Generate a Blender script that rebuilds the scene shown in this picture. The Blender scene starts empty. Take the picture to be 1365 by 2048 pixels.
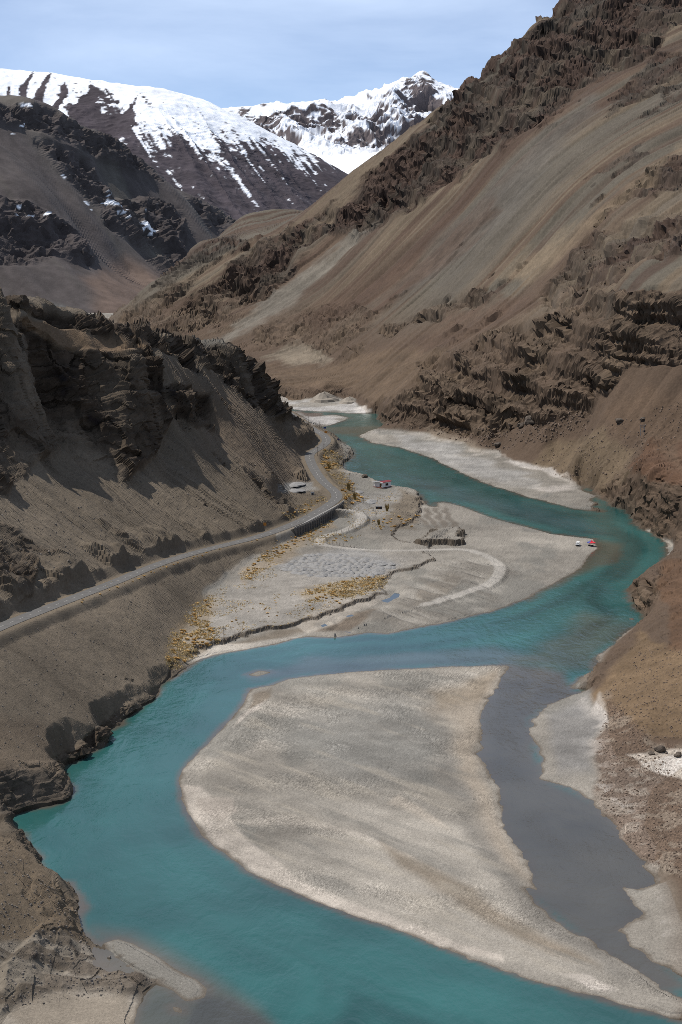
import bpy, math, random
import numpy as np
from mathutils import Vector

# ------------------------------------------------------------------ camera, sky, sun, exposure
CAMH = 171.0            # camera height above the river (m)
FPX = 3600.0            # focal length in pixels of the 1365x2048 photograph
PITCH = math.atan((1024 - 400) / FPX)
CP, SP = math.cos(PITCH), math.sin(PITCH)
scene = bpy.context.scene
col = scene.collection
cam = bpy.data.cameras.new('camera')
camo = bpy.data.objects.new('camera', cam)
col.objects.link(camo)
camo.location = (0, 0, CAMH)
camo.rotation_euler = (math.pi / 2 - PITCH, 0, 0)
cam.sensor_fit = 'VERTICAL'
cam.sensor_height = 36.0
cam.sensor_width = 24.0
cam.lens = 36.0 * FPX / 2048
cam.clip_start = 1.0
cam.clip_end = 60000
scene.camera = camo

SUN_EL = math.radians(61)
SUN_AZ = math.radians(-74)       # measured from +Y (ahead), negative = left
world = bpy.data.worlds.new('World')
scene.world = world
world.use_nodes = True
wn, wl = world.node_tree.nodes, world.node_tree.links
wn.clear()
sky = wn.new('ShaderNodeTexSky')
sky.sky_type = 'NISHITA'
sky.sun_disc = False
sky.sun_elevation = SUN_EL
sky.sun_rotation = SUN_AZ
sky.altitude = 3300
sky.air_density = 0.5
sky.dust_density = 0.0
sky.ozone_density = 3.0
bg = wn.new('ShaderNodeBackground')
bg.inputs['Strength'].default_value = 0.12
wo = wn.new('ShaderNodeOutputWorld')
# thin cirrus: streaky noise over the whole dome
tc = wn.new('ShaderNodeTexCoord')
mp = wn.new('ShaderNodeMapping')
mp.inputs['Scale'].default_value = (2.2, 2.2, 8.0)
mp.inputs['Rotation'].default_value = (0.0, 0.12, 0.0)
nz = wn.new('ShaderNodeTexNoise')
nz.inputs['Scale'].default_value = 1.6
nz.inputs['Detail'].default_value = 7
nz.inputs['Roughness'].default_value = 0.55
nz.inputs['Distortion'].default_value = 0.4
rp = wn.new('ShaderNodeValToRGB')
rp.color_ramp.elements[0].position = 0.36
rp.color_ramp.elements[0].color = (.16, .16, .16, 1)
rp.color_ramp.elements[1].position = 0.72
rp.color_ramp.elements[1].color = (0.62, 0.62, 0.62, 1)
mx = wn.new('ShaderNodeMixRGB')
mx.inputs['Color2'].default_value = (7.6, 9.0, 11.2, 1)
wl.new(tc.outputs['Generated'], mp.inputs['Vector'])
wl.new(mp.outputs['Vector'], nz.inputs['Vector'])
wl.new(nz.outputs['Fac'], rp.inputs['Fac'])
wl.new(rp.outputs['Color'], mx.inputs['Fac'])
wl.new(sky.outputs['Color'], mx.inputs['Color1'])
wl.new(mx.outputs['Color'], bg.inputs['Color'])
wl.new(bg.outputs['Background'], wo.inputs['Surface'])

sun = bpy.data.lights.new('sun', 'SUN')
sun.energy = 5.0
sun.angle = math.radians(0.53)
sun.color = (1.0, 0.955, 0.89)
suno = bpy.data.objects.new('sun', sun)
col.objects.link(suno)
sdir = Vector((math.sin(SUN_AZ) * math.cos(SUN_EL), math.cos(SUN_AZ) * math.cos(SUN_EL), math.sin(SUN_EL)))
suno.rotation_euler = (-sdir).to_track_quat('-Z', 'Y').to_euler()
suno.location = sdir * 800

vs = scene.view_settings
vs.view_transform = 'Standard'
vs.look = 'None'
vs.exposure = 0.0
vs.gamma = 1.0
vs.use_curve_mapping = False
scene.cycles.max_bounces = 4
scene.cycles.diffuse_bounces = 1
scene.cycles.use_denoising = False
scene.cycles.filter_width = 0.85

random.seed(7)
RNG = np.random.default_rng(11)
f4 = np.float32

# ------------------------------------------------------------------ maths helpers
def ray(px, py):
    """world ray of a photograph pixel: u = X/Y, t = (Z-CAMH)/Y"""
    a = (np.asarray(px, float) - 682.5) / FPX
    b = (1024 - np.asarray(py, float)) / FPX
    yc = CP + b * SP
    return a / yc, (-SP + b * CP) / yc

def on_z(px, py, z=0.0):
    u, t = ray(px, py)
    Y = (z - CAMH) / t
    return np.array([u * Y, Y, z + 0 * Y])

def on_Y(px, py, Y):
    u, t = ray(px, py)
    return np.array([u * Y, Y, CAMH + t * Y])

def project(X, Y, Z):
    zr = Z - CAMH
    d = Y * CP - zr * SP
    return 682.5 + FPX * X / d, 1024 - FPX * (Y * SP + zr * CP) / d

_T3 = RNG.random((64, 64, 64)).astype(f4) * 2 - 1
def noise3(x, y, z, sc=1.0, seed=0):
    o = seed * 17.31
    x = np.asarray(x, f4) * f4(sc) + f4(o); y = np.asarray(y, f4) * f4(sc) + f4(o * 1.7); z = np.asarray(z, f4) * f4(sc) + f4(o * .6)
    x, y, z = np.broadcast_arrays(x, y, z)
    xi = np.floor(x); yi = np.floor(y); zi = np.floor(z)
    fx = x - xi; fy = y - yi; fz = z - zi
    fx = fx * fx * (3 - 2 * fx); fy = fy * fy * (3 - 2 * fy); fz = fz * fz * (3 - 2 * fz)
    i0 = xi.astype(np.int32) & 63; j0 = yi.astype(np.int32) & 63; k0 = zi.astype(np.int32) & 63
    i1 = (i0 + 1) & 63; j1 = (j0 + 1) & 63; k1 = (k0 + 1) & 63
    def lerp(a, b, t): return a + (b - a) * t
    c00 = lerp(_T3[i0, j0, k0], _T3[i1, j0, k0], fx); c10 = lerp(_T3[i0, j1, k0], _T3[i1, j1, k0], fx)
    c01 = lerp(_T3[i0, j0, k1], _T3[i1, j0, k1], fx); c11 = lerp(_T3[i0, j1, k1], _T3[i1, j1, k1], fx)
    return lerp(lerp(c00, c10, fy), lerp(c01, c11, fy), fz)

def _rot(x, y, a):
    c, s = math.cos(a), math.sin(a)
    return x * c - y * s, x * s + y * c

def noise2(x, y, sc=1.0, seed=0):
    o = seed * 13.77
    t = _T3.reshape(512, 512)
    x, y = _rot(np.asarray(x, f4) * f4(sc), np.asarray(y, f4) * f4(sc), 0.5 + seed * 0.37)
    x = x + f4(o); y = y + f4(o * 1.31)
    xi = np.floor(x); yi = np.floor(y); fx = x - xi; fy = y - yi
    fx = fx * fx * (3 - 2 * fx); fy = fy * fy * (3 - 2 * fy)
    i0 = xi.astype(np.int32) & 511; j0 = yi.astype(np.int32) & 511
    i1 = (i0 + 1) & 511; j1 = (j0 + 1) & 511
    a = t[i0, j0] + (t[i1, j0] - t[i0, j0]) * fx
    b = t[i0, j1] + (t[i1, j1] - t[i0, j1]) * fx
    return a + (b - a) * fy

def noise2a(x, y, seed=0):
    """no rotation (for streaks)"""
    o = seed * 13.77
    t = _T3.reshape(512, 512)
    x = np.asarray(x, f4) + f4(o); y = np.asarray(y, f4) + f4(o * 1.31)
    xi = np.floor(x); yi = np.floor(y); fx = x - xi; fy = y - yi
    fx = fx * fx * (3 - 2 * fx); fy = fy * fy * (3 - 2 * fy)
    i0 = xi.astype(np.int32) & 511; j0 = yi.astype(np.int32) & 511
    i1 = (i0 + 1) & 511; j1 = (j0 + 1) & 511
    a = t[i0, j0] + (t[i1, j0] - t[i0, j0]) * fx
    b = t[i0, j1] + (t[i1, j1] - t[i0, j1]) * fx
    return a + (b - a) * fy

def cell3(x, y, z, sc, seed=0):
    """random value of the nearest cell: fractured blocks"""
    o = seed * 7.13
    x = (x * sc + o).astype(f4); y = (y * sc + o * 1.3).astype(f4); z = (z * sc + o * .7).astype(f4)
    xi = np.floor(x).astype(np.int32); yi = np.floor(y).astype(np.int32); zi = np.floor(z).astype(np.int32)
    best = np.full(x.shape, 1e9, f4); val = np.zeros(x.shape, f4)
    for a in (-1, 0, 1):
        for b in (-1, 0, 1):
            for c in (-1, 0, 1):
                i, j, k = xi + a, yi + b, zi + c
                i6, j6, k6 = i & 63, j & 63, k & 63
                dx = i + .5 + .45 * _T3[i6, j6, k6] - x; dy = j + .5 + .45 * _T3[(i6 + 21) & 63, j6, k6] - y; dz = k + .5 + .45 * _T3[i6, (j6 + 33) & 63, k6] - z
                d = dx * dx + dy * dy + dz * dz
                m = d < best
                best = np.where(m, d, best); val = np.where(m, _T3[i6, j6, (k6 + 17) & 63], val)
    return val

def fbm2(x, y, sc, octv, seed=0, gain=0.5):
    r = 0; a = 1.0
    for k in range(octv):
        r = r + a * noise2(x, y, sc * 2.03 ** k, seed + k); a *= gain
    return r

def sstep(a, b, x):
    t = np.clip((x - a) / (b - a), 0, 1)
    return t * t * (3 - 2 * t)

def sdf_poly(pts, X, Y):
    """signed distance, positive inside"""
    pts = np.asarray(pts, float)
    d2 = np.full(X.shape, 1e18); ins = np.zeros(X.shape, bool)
    n = len(pts)
    for i in range(n):
        ax, ay = pts[i]; bx, by = pts[(i + 1) % n]
        ex, ey = bx - ax, by - ay
        L = ex * ex + ey * ey + 1e-12
        wx, wy = X - ax, Y - ay
        t = np.clip((wx * ex + wy * ey) / L, 0, 1)
        dx, dy = wx - ex * t, wy - ey * t
        np.minimum(d2, dx * dx + dy * dy, out=d2)
        if ay != by:
            c = ((ay > Y) != (by > Y)) & (X < ex * (Y - ay) / (by - ay) + ax)
            ins ^= c
    d = np.sqrt(d2)
    return np.where(ins, d, -d)

def dist_line(pts, X, Y, zs=None, ss=None):
    """signed distance to an open polyline (positive = left of travel), z and s at the nearest point"""
    pts = np.asarray(pts, float)
    seg = np.linalg.norm(np.diff(pts, axis=0), axis=1)
    cum = np.concatenate([[0], np.cumsum(seg)])
    best = np.full(X.shape, 1e18); sd = np.zeros(X.shape); zz = np.zeros(X.shape); sp = np.zeros(X.shape)
    for i in range(len(pts) - 1):
        ax, ay = pts[i]; bx, by = pts[i + 1]
        ex, ey = bx - ax, by - ay
        L = ex * ex + ey * ey
        wx, wy = X - ax, Y - ay
        t0 = (wx * ex + wy * ey) / L
        t = np.clip(t0, 0, 1)
        dx, dy = wx - ex * t, wy - ey * t
        d2 = dx * dx + dy * dy
        m = d2 < best
        best = np.where(m, d2, best)
        side = np.sign(ex * wy - ey * wx)
        sd = np.where(m, np.sqrt(d2) * side, sd)
        sp = np.where(m, cum[i] + t * seg[i], sp)
        if zs is not None:
            zz = np.where(m, zs[i] + t * (zs[i + 1] - zs[i]), zz)
    return sd, zz, sp

def catmull(P, n=6):
    P = np.asarray(P, float)
    Q = np.vstack([2 * P[0] - P[1], P, 2 * P[-1] - P[-2]])
    out = []
    for i in range(1, len(Q) - 2):
        p0, p1, p2, p3 = Q[i - 1], Q[i], Q[i + 1], Q[i + 2]
        for k in range(n):
            t = k / n
            out.append(0.5 * ((2 * p1) + (-p0 + p2) * t + (2 * p0 - 5 * p1 + 4 * p2 - p3) * t * t + (-p0 + 3 * p1 - 3 * p2 + p3) * t ** 3))
    out.append(P[-1])
    return np.array(out)

class RBF:
    def __init__(self, q, val, c=0.02):
        q = np.asarray(q, float); val = np.asarray(val, float)
        n = len(q); self.q = q; self.c2 = c * c
        A = np.sqrt(((q[:, None] - q[None]) ** 2).sum(-1) + self.c2)
        Pm = np.hstack([np.ones((n, 1)), q])
        M = np.zeros((n + 3, n + 3)); M[:n, :n] = A; M[:n, n:] = Pm; M[n:, :n] = Pm.T
        M[:n, :n] -= np.eye(n) * 1e-5
        s = np.linalg.solve(M, np.concatenate([val, np.zeros(3)]))
        self.w, self.a = s[:n], s[n:]
    def __call__(self, x, y):
        sh = x.shape; x = x.ravel().astype(f4); y = y.ravel().astype(f4)
        r = (self.a[0] + self.a[1] * x + self.a[2] * y).astype(np.float64)
        for (qx, qy), w in zip(self.q, self.w):
            dx = x - f4(qx); dy = y - f4(qy)
            r += w * np.sqrt(dx * dx + dy * dy + f4(self.c2))
        return r.reshape(sh)

# ------------------------------------------------------------------ object helpers
def tag(o, label=None, cat=None, group=None, kind=None):
    if label: o['label'] = label
    if cat: o['category'] = cat
    if group: o['group'] = group
    if kind: o['kind'] = kind
    return o

def mesh_np(name, V, F, mat=None, color=None, smooth=False, extra=None):
    V = np.ascontiguousarray(V, f4); F = np.ascontiguousarray(F, np.int32)
    k = F.shape[1]
    me = bpy.data.meshes.new(name)
    me.vertices.add(len(V)); me.vertices.foreach_set('co', V.ravel())
    me.loops.add(F.size); me.loops.foreach_set('vertex_index', F.ravel())
    me.polygons.add(len(F))
    me.polygons.foreach_set('loop_start', np.arange(0, F.size, k, dtype=np.int32))
    me.polygons.foreach_set('loop_total', np.full(len(F), k, np.int32))
    me.polygons.foreach_set('use_smooth', np.full(len(F), smooth, bool))
    if color is not None:
        at = me.color_attributes.new('Col', 'FLOAT_COLOR', 'POINT')
        c4 = np.ones((len(V), 4), f4); c4[:, :3] = color
        at.data.foreach_set('color', c4.ravel())
    if extra:
        for nm, arr in extra.items():
            at = me.attributes.new(nm, 'FLOAT', 'POINT')
            at.data.foreach_set('value', np.ascontiguousarray(arr, f4))
    me.update(calc_edges=True)
    if mat: me.materials.append(mat)
    return me

def link(name, me, parent=None):
    o = bpy.data.objects.new(name, me)
    col.objects.link(o)
    if parent: o.parent = parent
    return o

def empty(name, loc, rz=0.0):
    o = bpy.data.objects.new(name, None)
    col.objects.link(o)
    o.location = loc; o.rotation_euler = (0, 0, rz)
    o.empty_display_size = 0.5
    return o

class MB:
    """collects boxes, bars, lathes; build() makes one mesh"""
    def __init__(self): self.v = []; self.f = []
    def add(self, v, f):
        n = len(self.v); self.v += [tuple(p) for p in v]; self.f += [tuple(i + n for i in q) for q in f]; return self
    def box(self, x0, x1, y0, y1, z0, z1):
        v = [(x0, y0, z0), (x1, y0, z0), (x1, y1, z0), (x0, y1, z0), (x0, y0, z1), (x1, y0, z1), (x1, y1, z1), (x0, y1, z1)]
        return self.add(v, [(3, 2, 1, 0), (4, 5, 6, 7), (0, 1, 5, 4), (1, 2, 6, 5), (2, 3, 7, 6), (3, 0, 4, 7)])
    def hexa(self, v):
        return self.add(v, [(3, 2, 1, 0), (4, 5, 6, 7), (0, 1, 5, 4), (1, 2, 6, 5), (2, 3, 7, 6), (3, 0, 4, 7)])
    def rod(self, a, b, r, r2=None, n=6):
        a = Vector(a); b = Vector(b); d = (b - a).normalized()
        s = d.orthogonal().normalized(); t = d.cross(s)
        r2 = r if r2 is None else r2
        v = []
        for p, rr in ((a, r), (b, r2)):
            for k in range(n):
                an = 2 * math.pi * k / n
                v.append(p + s * math.cos(an) * rr + t * math.sin(an) * rr)
        f = [(k, (k + 1) % n, n + (k + 1) % n, n + k) for k in range(n)]
        f += [tuple(range(n - 1, -1, -1)), tuple(range(n, 2 * n))]
        return self.add(v, f)
    def build(self, name, mat, parent=None, smooth=False):
        me = bpy.data.meshes.new(name)
        me.from_pydata(self.v, [], self.f)
        me.materials.append(mat)
        if smooth: me.polygons.foreach_set('use_smooth', [True] * len(me.polygons))
        me.update()
        return link(name, me, parent)
    def mesh(self, name, mat):
        me = bpy.data.meshes.new(name)
        me.from_pydata(self.v, [], self.f)
        me.materials.append(mat); me.update()
        return me

# ------------------------------------------------------------------ materials
def mat_new(name):
    m = bpy.data.materials.new(name); m.use_nodes = True
    return m, m.node_tree.nodes, m.node_tree.links, m.node_tree.nodes['Principled BSDF']

def terrain_mat(name, speck_scale=1.2, speck=0.35, broad_scale=0.03, bump=0.4, bump_dist=0.3, rough=0.95):
    """vertex colour (the ground's own colour) with procedural grain, stones and fine relief"""
    m, n, l, b = mat_new(name)
    at = n.new('ShaderNodeAttribute'); at.attribute_name = 'Col'
    g = n.new('ShaderNodeNewGeometry')
    n1 = n.new('ShaderNodeTexNoise'); n1.inputs['Scale'].default_value = speck_scale
    n1.inputs['Detail'].default_value = 4; n1.inputs['Roughness'].default_value = 0.75
    n2 = n.new('ShaderNodeTexNoise'); n2.inputs['Scale'].default_value = broad_scale
    n2.inputs['Detail'].default_value = 5
    l.new(g.outputs['Position'], n1.inputs['Vector']); l.new(g.outputs['Position'], n2.inputs['Vector'])
    r1 = n.new('ShaderNodeMapRange'); r1.inputs['From Min'].default_value = 0.3; r1.inputs['From Max'].default_value = 0.7
    r1.inputs['To Min'].default_value = 1 - speck; r1.inputs['To Max'].default_value = 1 + speck
    r2 = n.new('ShaderNodeMapRange'); r2.inputs['From Min'].default_value = 0.3; r2.inputs['From Max'].default_value = 0.7
    r2.inputs['To Min'].default_value = 0.88; r2.inputs['To Max'].default_value = 1.12
    l.new(n1.outputs['Fac'], r1.inputs['Value']); l.new(n2.outputs['Fac'], r2.inputs['Value'])
    mu = n.new('ShaderNodeMath'); mu.operation = 'MULTIPLY'
    l.new(r1.outputs['Result'], mu.inputs[0]); l.new(r2.outputs['Result'], mu.inputs[1])
    vm = n.new('ShaderNodeVectorMath'); vm.operation = 'SCALE'
    l.new(at.outputs['Color'], vm.inputs[0]); l.new(mu.outputs['Value'], vm.inputs['Scale'])
    l.new(vm.outputs['Vector'], b.inputs['Base Color'])
    b.inputs['Roughness'].default_value = rough
    b.inputs['Specular IOR Level'].default_value = 0.15
    if bump > 0:
        bp = n.new('ShaderNodeBump'); bp.inputs['Strength'].default_value = bump; bp.inputs['Distance'].default_value = bump_dist
        l.new(n1.outputs['Fac'], bp.inputs['Height']); l.new(bp.outputs['Normal'], b.inputs['Normal'])
    return m

def plain(name, c, rough=0.7, var=0.15, scale=3.0, metal=0.0, spec=0.3):
    if max(c) < .5: c = tuple(k * .78 for k in c)
    m, n, l, b = mat_new(name)
    tcn = n.new('ShaderNodeTexCoord')
    nn = n.new('ShaderNodeTexNoise'); nn.inputs['Scale'].default_value = scale; nn.inputs['Detail'].default_value = 4
    l.new(tcn.outputs['Object'], nn.inputs['Vector'])
    mr = n.new('ShaderNodeMapRange'); mr.inputs['From Min'].default_value = 0.25; mr.inputs['From Max'].default_value = 0.75
    mr.inputs['To Min'].default_value = 1 - var; mr.inputs['To Max'].default_value = 1 + var
    l.new(nn.outputs['Fac'], mr.inputs['Value'])
    vm = n.new('ShaderNodeVectorMath'); vm.operation = 'SCALE'; vm.inputs[0].default_value = c
    l.new(mr.outputs['Result'], vm.inputs['Scale'])
    l.new(vm.outputs['Vector'], b.inputs['Base Color'])
    b.inputs['Roughness'].default_value = rough; b.inputs['Metallic'].default_value = metal
    b.inputs['Specular IOR Level'].default_value = spec
    return m

def srgb(r, g, b):
    f = lambda c: ((c / 255 + 0.055) / 1.055) ** 2.4 if c > 10 else c / 255 / 12.92
    return np.array([f(r), f(g), f(b)])

MAT_GRAVEL = terrain_mat('gravel_ground', 1.6, 0.20, 0.05, 0.35, 0.2)
MAT_SLOPE = terrain_mat('scree_and_rock', 0.7, 0.14, 0.02, 0.15, 0.3)
MAT_FAR = terrain_mat('far_rock_and_snow', 0.06, 0.12, 0.004, 0.3, 4.0)

# ------------------------------------------------------------------ the valley: traced plan on the river plane
def poly_px(p, tail=()):
    P = [tuple(on_z(x, y)[:2]) for x, y in p]
    return P + list(tail)

LEFT = poly_px([(265, 2090), (270, 2048), (278, 2012), (286, 1985), (302, 1973), (318, 1964), (285, 1955), (240, 1935), (215, 1915), (200, 1895), (180, 1878), (165, 1860),
    (160, 1840), (166, 1812), (148, 1778), (140, 1766), (118, 1762), (92, 1742), (78, 1715), (56, 1692), (46, 1672), (36, 1655), (10, 1642), (-30, 1636), (20, 1630), (70, 1620), (112, 1604), (132, 1588),
    (128, 1560), (140, 1528), (165, 1506), (200, 1490), (212, 1470), (262, 1440), (300, 1402), (332, 1365), (372, 1335), (402, 1318), (450, 1306),
    (500, 1298), (552, 1289), (590, 1277), (620, 1273), (660, 1275), (700, 1271), (735, 1265), (775, 1268), (840, 1255), (900, 1243), (980, 1224), (1050, 1199), (1110, 1165),
    (1148, 1146), (1165, 1134), (1176, 1114), (1196, 1096), (1190, 1086), (1188, 1077), (1160, 1074), (1100, 1067), (1040, 1050), (980, 1034), (930, 1014), (890, 1004),
    (872, 1004), (878, 1014), (858, 1013), (850, 1003), (838, 990), (826, 980), (800, 977), (780, 973), (742, 962), (730, 955), (702, 947), (684, 936), (690, 925),
    (704, 914), (708, 906), (700, 896), (682, 884), (662, 872), (642, 861), (628, 856), (658, 851), (690, 841), (698, 835), (672, 829), (642, 831), (646, 825), (620, 827), (600, 823), (583, 822), (556, 817)],
    [(-160, 1490), (-700, 1500), (-700, 150), (-100, 150)])
RIGHT = poly_px([(1430, 1985), (1365, 1957), (1320, 1930), (1270, 1892), (1234, 1862), (1256, 1850), (1280, 1836), (1262, 1802), (1246, 1772), (1276, 1778), (1312, 1764), (1304, 1748), (1288, 1722), (1246, 1680), (1216, 1641),
    (1186, 1612), (1160, 1582), (1120, 1571), (1082, 1556), (1088, 1530), (1074, 1500), (1056, 1470), (1066, 1440), (1100, 1410), (1150, 1386), (1172, 1381), (1140, 1378),
    (1160, 1360), (1188, 1345), (1181, 1326), (1202, 1310), (1238, 1284), (1252, 1264), (1286, 1241), (1290, 1226), (1270, 1214), (1257, 1200), (1264, 1176), (1296, 1160),
    (1318, 1131), (1333, 1110), (1337, 1091), (1322, 1075), (1290, 1060), (1262, 1041), (1250, 1021), (1215, 1006), (1200, 993), (1176, 976), (1156, 966), (1172, 985), (1192, 991), (1180, 999), (1196, 1008), (1182, 1013),
    (1204, 1024), (1150, 1018), (1120, 1010), (1050, 992), (985, 972), (920, 945), (860, 915), (800, 895), (742, 885), (718, 872), (740, 862), (776, 856), (766, 848), (756, 838),
    (758, 826), (745, 826), (700, 827), (650, 824), (605, 821), (588, 819), (570, 812), (530, 806)],
    [(-260, 1560), (-700, 1560), (-1400, 3200), (1500, 3200), (1500, 150), (220, 150)])
BAR = poly_px([(1022, 1332), (1002, 1360), (976, 1400), (963, 1440), (962, 1480), (968, 1498), (955, 1508), (990, 1560), (1003, 1610), (1012, 1660), (1040, 1710), (1064, 1745), (1084, 1786), (1058, 1778), (1070, 1800),
    (1100, 1830), (1160, 1870), (1230, 1910), (1300, 1960), (1345, 1990), (1400, 2020), (1480, 2090), (1365, 2042), (1250, 2010), (1150, 1985), (1050, 1955), (950, 1920), (850, 1880), (750, 1845),
    (650, 1810), (560, 1774), (500, 1744), (450, 1710), (410, 1676), (382, 1640), (366, 1600), (358, 1562), (365, 1540), (400, 1500), (440, 1465), (468, 1432), (488, 1405),
    (500, 1378), (545, 1370), (580, 1358), (640, 1350), (700, 1344), (800, 1338), (900, 1333), (985, 1329)])
SPIT = poly_px([(218, 1888), (235, 1882), (262, 1890), (300, 1912), (345, 1942), (385, 1962), (404, 1978), (398, 1992), (378, 1997), (355, 1978), (320, 1962), (280, 1945), (245, 1925), (222, 1908)])
SPIT2 = poly_px([(344, 2012), (362, 2016), (366, 2026), (350, 2024)])
SPIT3 = poly_px([(495, 1350), (520, 1341), (545, 1344), (515, 1353)])
THIGH = poly_px([(280, 1390), (345, 1335), (380, 1318), (430, 1292), (480, 1280), (560, 1262), (600, 1250), (640, 1238), (690, 1222), (730, 1205), (774, 1192), (766, 1176), (800, 1152), (835, 1140), (862, 1124), (850, 1100),
    (800, 1092), (790, 1080), (800, 1062), (826, 1052), (838, 1035), (842, 1010), (836, 992), (820, 981), (796, 977), (776, 972), (742, 960), (728, 955), (700, 946), (684, 936), (690, 925), (704, 914), (708, 906), (700, 896), (682, 884), (662, 872), (642, 861),
    (600, 850), (560, 900), (500, 1000), (300, 1200)])
MOUND = [tuple(on_z(x, y, 1.5)[:2]) for x, y in [(838, 1088), (842, 1076), (860, 1069), (890, 1063), (925, 1062), (936, 1074), (930, 1090), (905, 1096), (880, 1090), (855, 1094)]]
POOL_Z = 0.55
POOLS = [[tuple(on_z(x, y, POOL_Z)[:2]) for x, y in p] for p in ([(762, 1202), (782, 1194), (790, 1186), (798, 1187), (794, 1197), (776, 1206)], [(640, 1250), (652, 1247), (656, 1251), (644, 1256)], [(690, 1232), (704, 1229), (708, 1232), (694, 1235)])]
HOLLOW = [tuple(on_z(x, y, .8)[:2]) for x, y in [(610, 1262), (650, 1240), (700, 1225), (760, 1205), (775, 1185), (805, 1182), (800, 1205), (760, 1225), (735, 1250), (700, 1264), (650, 1266)]]
# road centre line: pixel + height above the river
ROADP = [(-260, 1368, 34), (-130, 1314, 33), (0, 1254, 30.5), (75, 1224, 28), (150, 1195, 25.2), (225, 1166, 21.8), (300, 1135, 17.8), (345, 1119, 15.2), (395, 1104, 12.2), (450, 1090, 9.6), (510, 1075, 8.2), (556, 1060, 7.7), (605, 1040, 7.6),
    (645, 1018, 7.8), (667, 1003, 8.0), (674, 993, 8.1), (669, 982, 8.2), (646, 962, 8.3), (630, 940, 8.3), (620, 918, 8.3), (621, 908, 8.3), (632, 900, 8.6), (645, 892, 9), (653, 883, 9.5), (651, 874, 9.8), (643, 867, 10), (630, 860, 10), (612, 849, 10), (592, 836, 10), (572, 822, 10), (540, 808, 10), (490, 800, 10)]
ROAD3 = catmull([on_z(*p) for p in ROADP], 6)
ROAD2, ROADZ = ROAD3[:, :2], ROAD3[:, 2]
TRACKP = [(655, 1017, 7.8), (690, 1018, 7.2), (712, 1022, 6.5), (724, 1031, 6), (718, 1045, 5), (690, 1060, 4.4), (655, 1070, 4.1), (638, 1080, 4), (645, 1088, 4), (680, 1094, 3.9), (740, 1099, 3.6), (800, 1101, 2.8), (860, 1099, 2.2), (920, 1098, 1.9), (955, 1104, 1.8), (985, 1118, 1.8), (1000, 1135, 1.8),
          (990, 1158, 1.8), (955, 1176, 1.7), (900, 1194, 1.6), (850, 1210, 1.5)]
TRACK3 = catmull([on_z(*p) for p in TRACKP], 5)
TRACK2, TRACKZ = TRACK3[:, :2], TRACK3[:, 2]

_rc = np.concatenate([[0], np.cumsum(np.linalg.norm(np.diff(ROAD2, axis=0), axis=1))])
_rp = project(ROAD3[:, 0], ROAD3[:, 1], ROAD3[:, 2])[0]
WALL_S0 = float(_rc[np.argmin(np.abs(_rp - 566) + 1e3 * (ROAD3[:, 1] > 950))]); WALL_S1 = float(_rc[np.argmin(np.abs(_rp - 662) + 1e3 * (ROAD3[:, 1] > 1010))])
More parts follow.
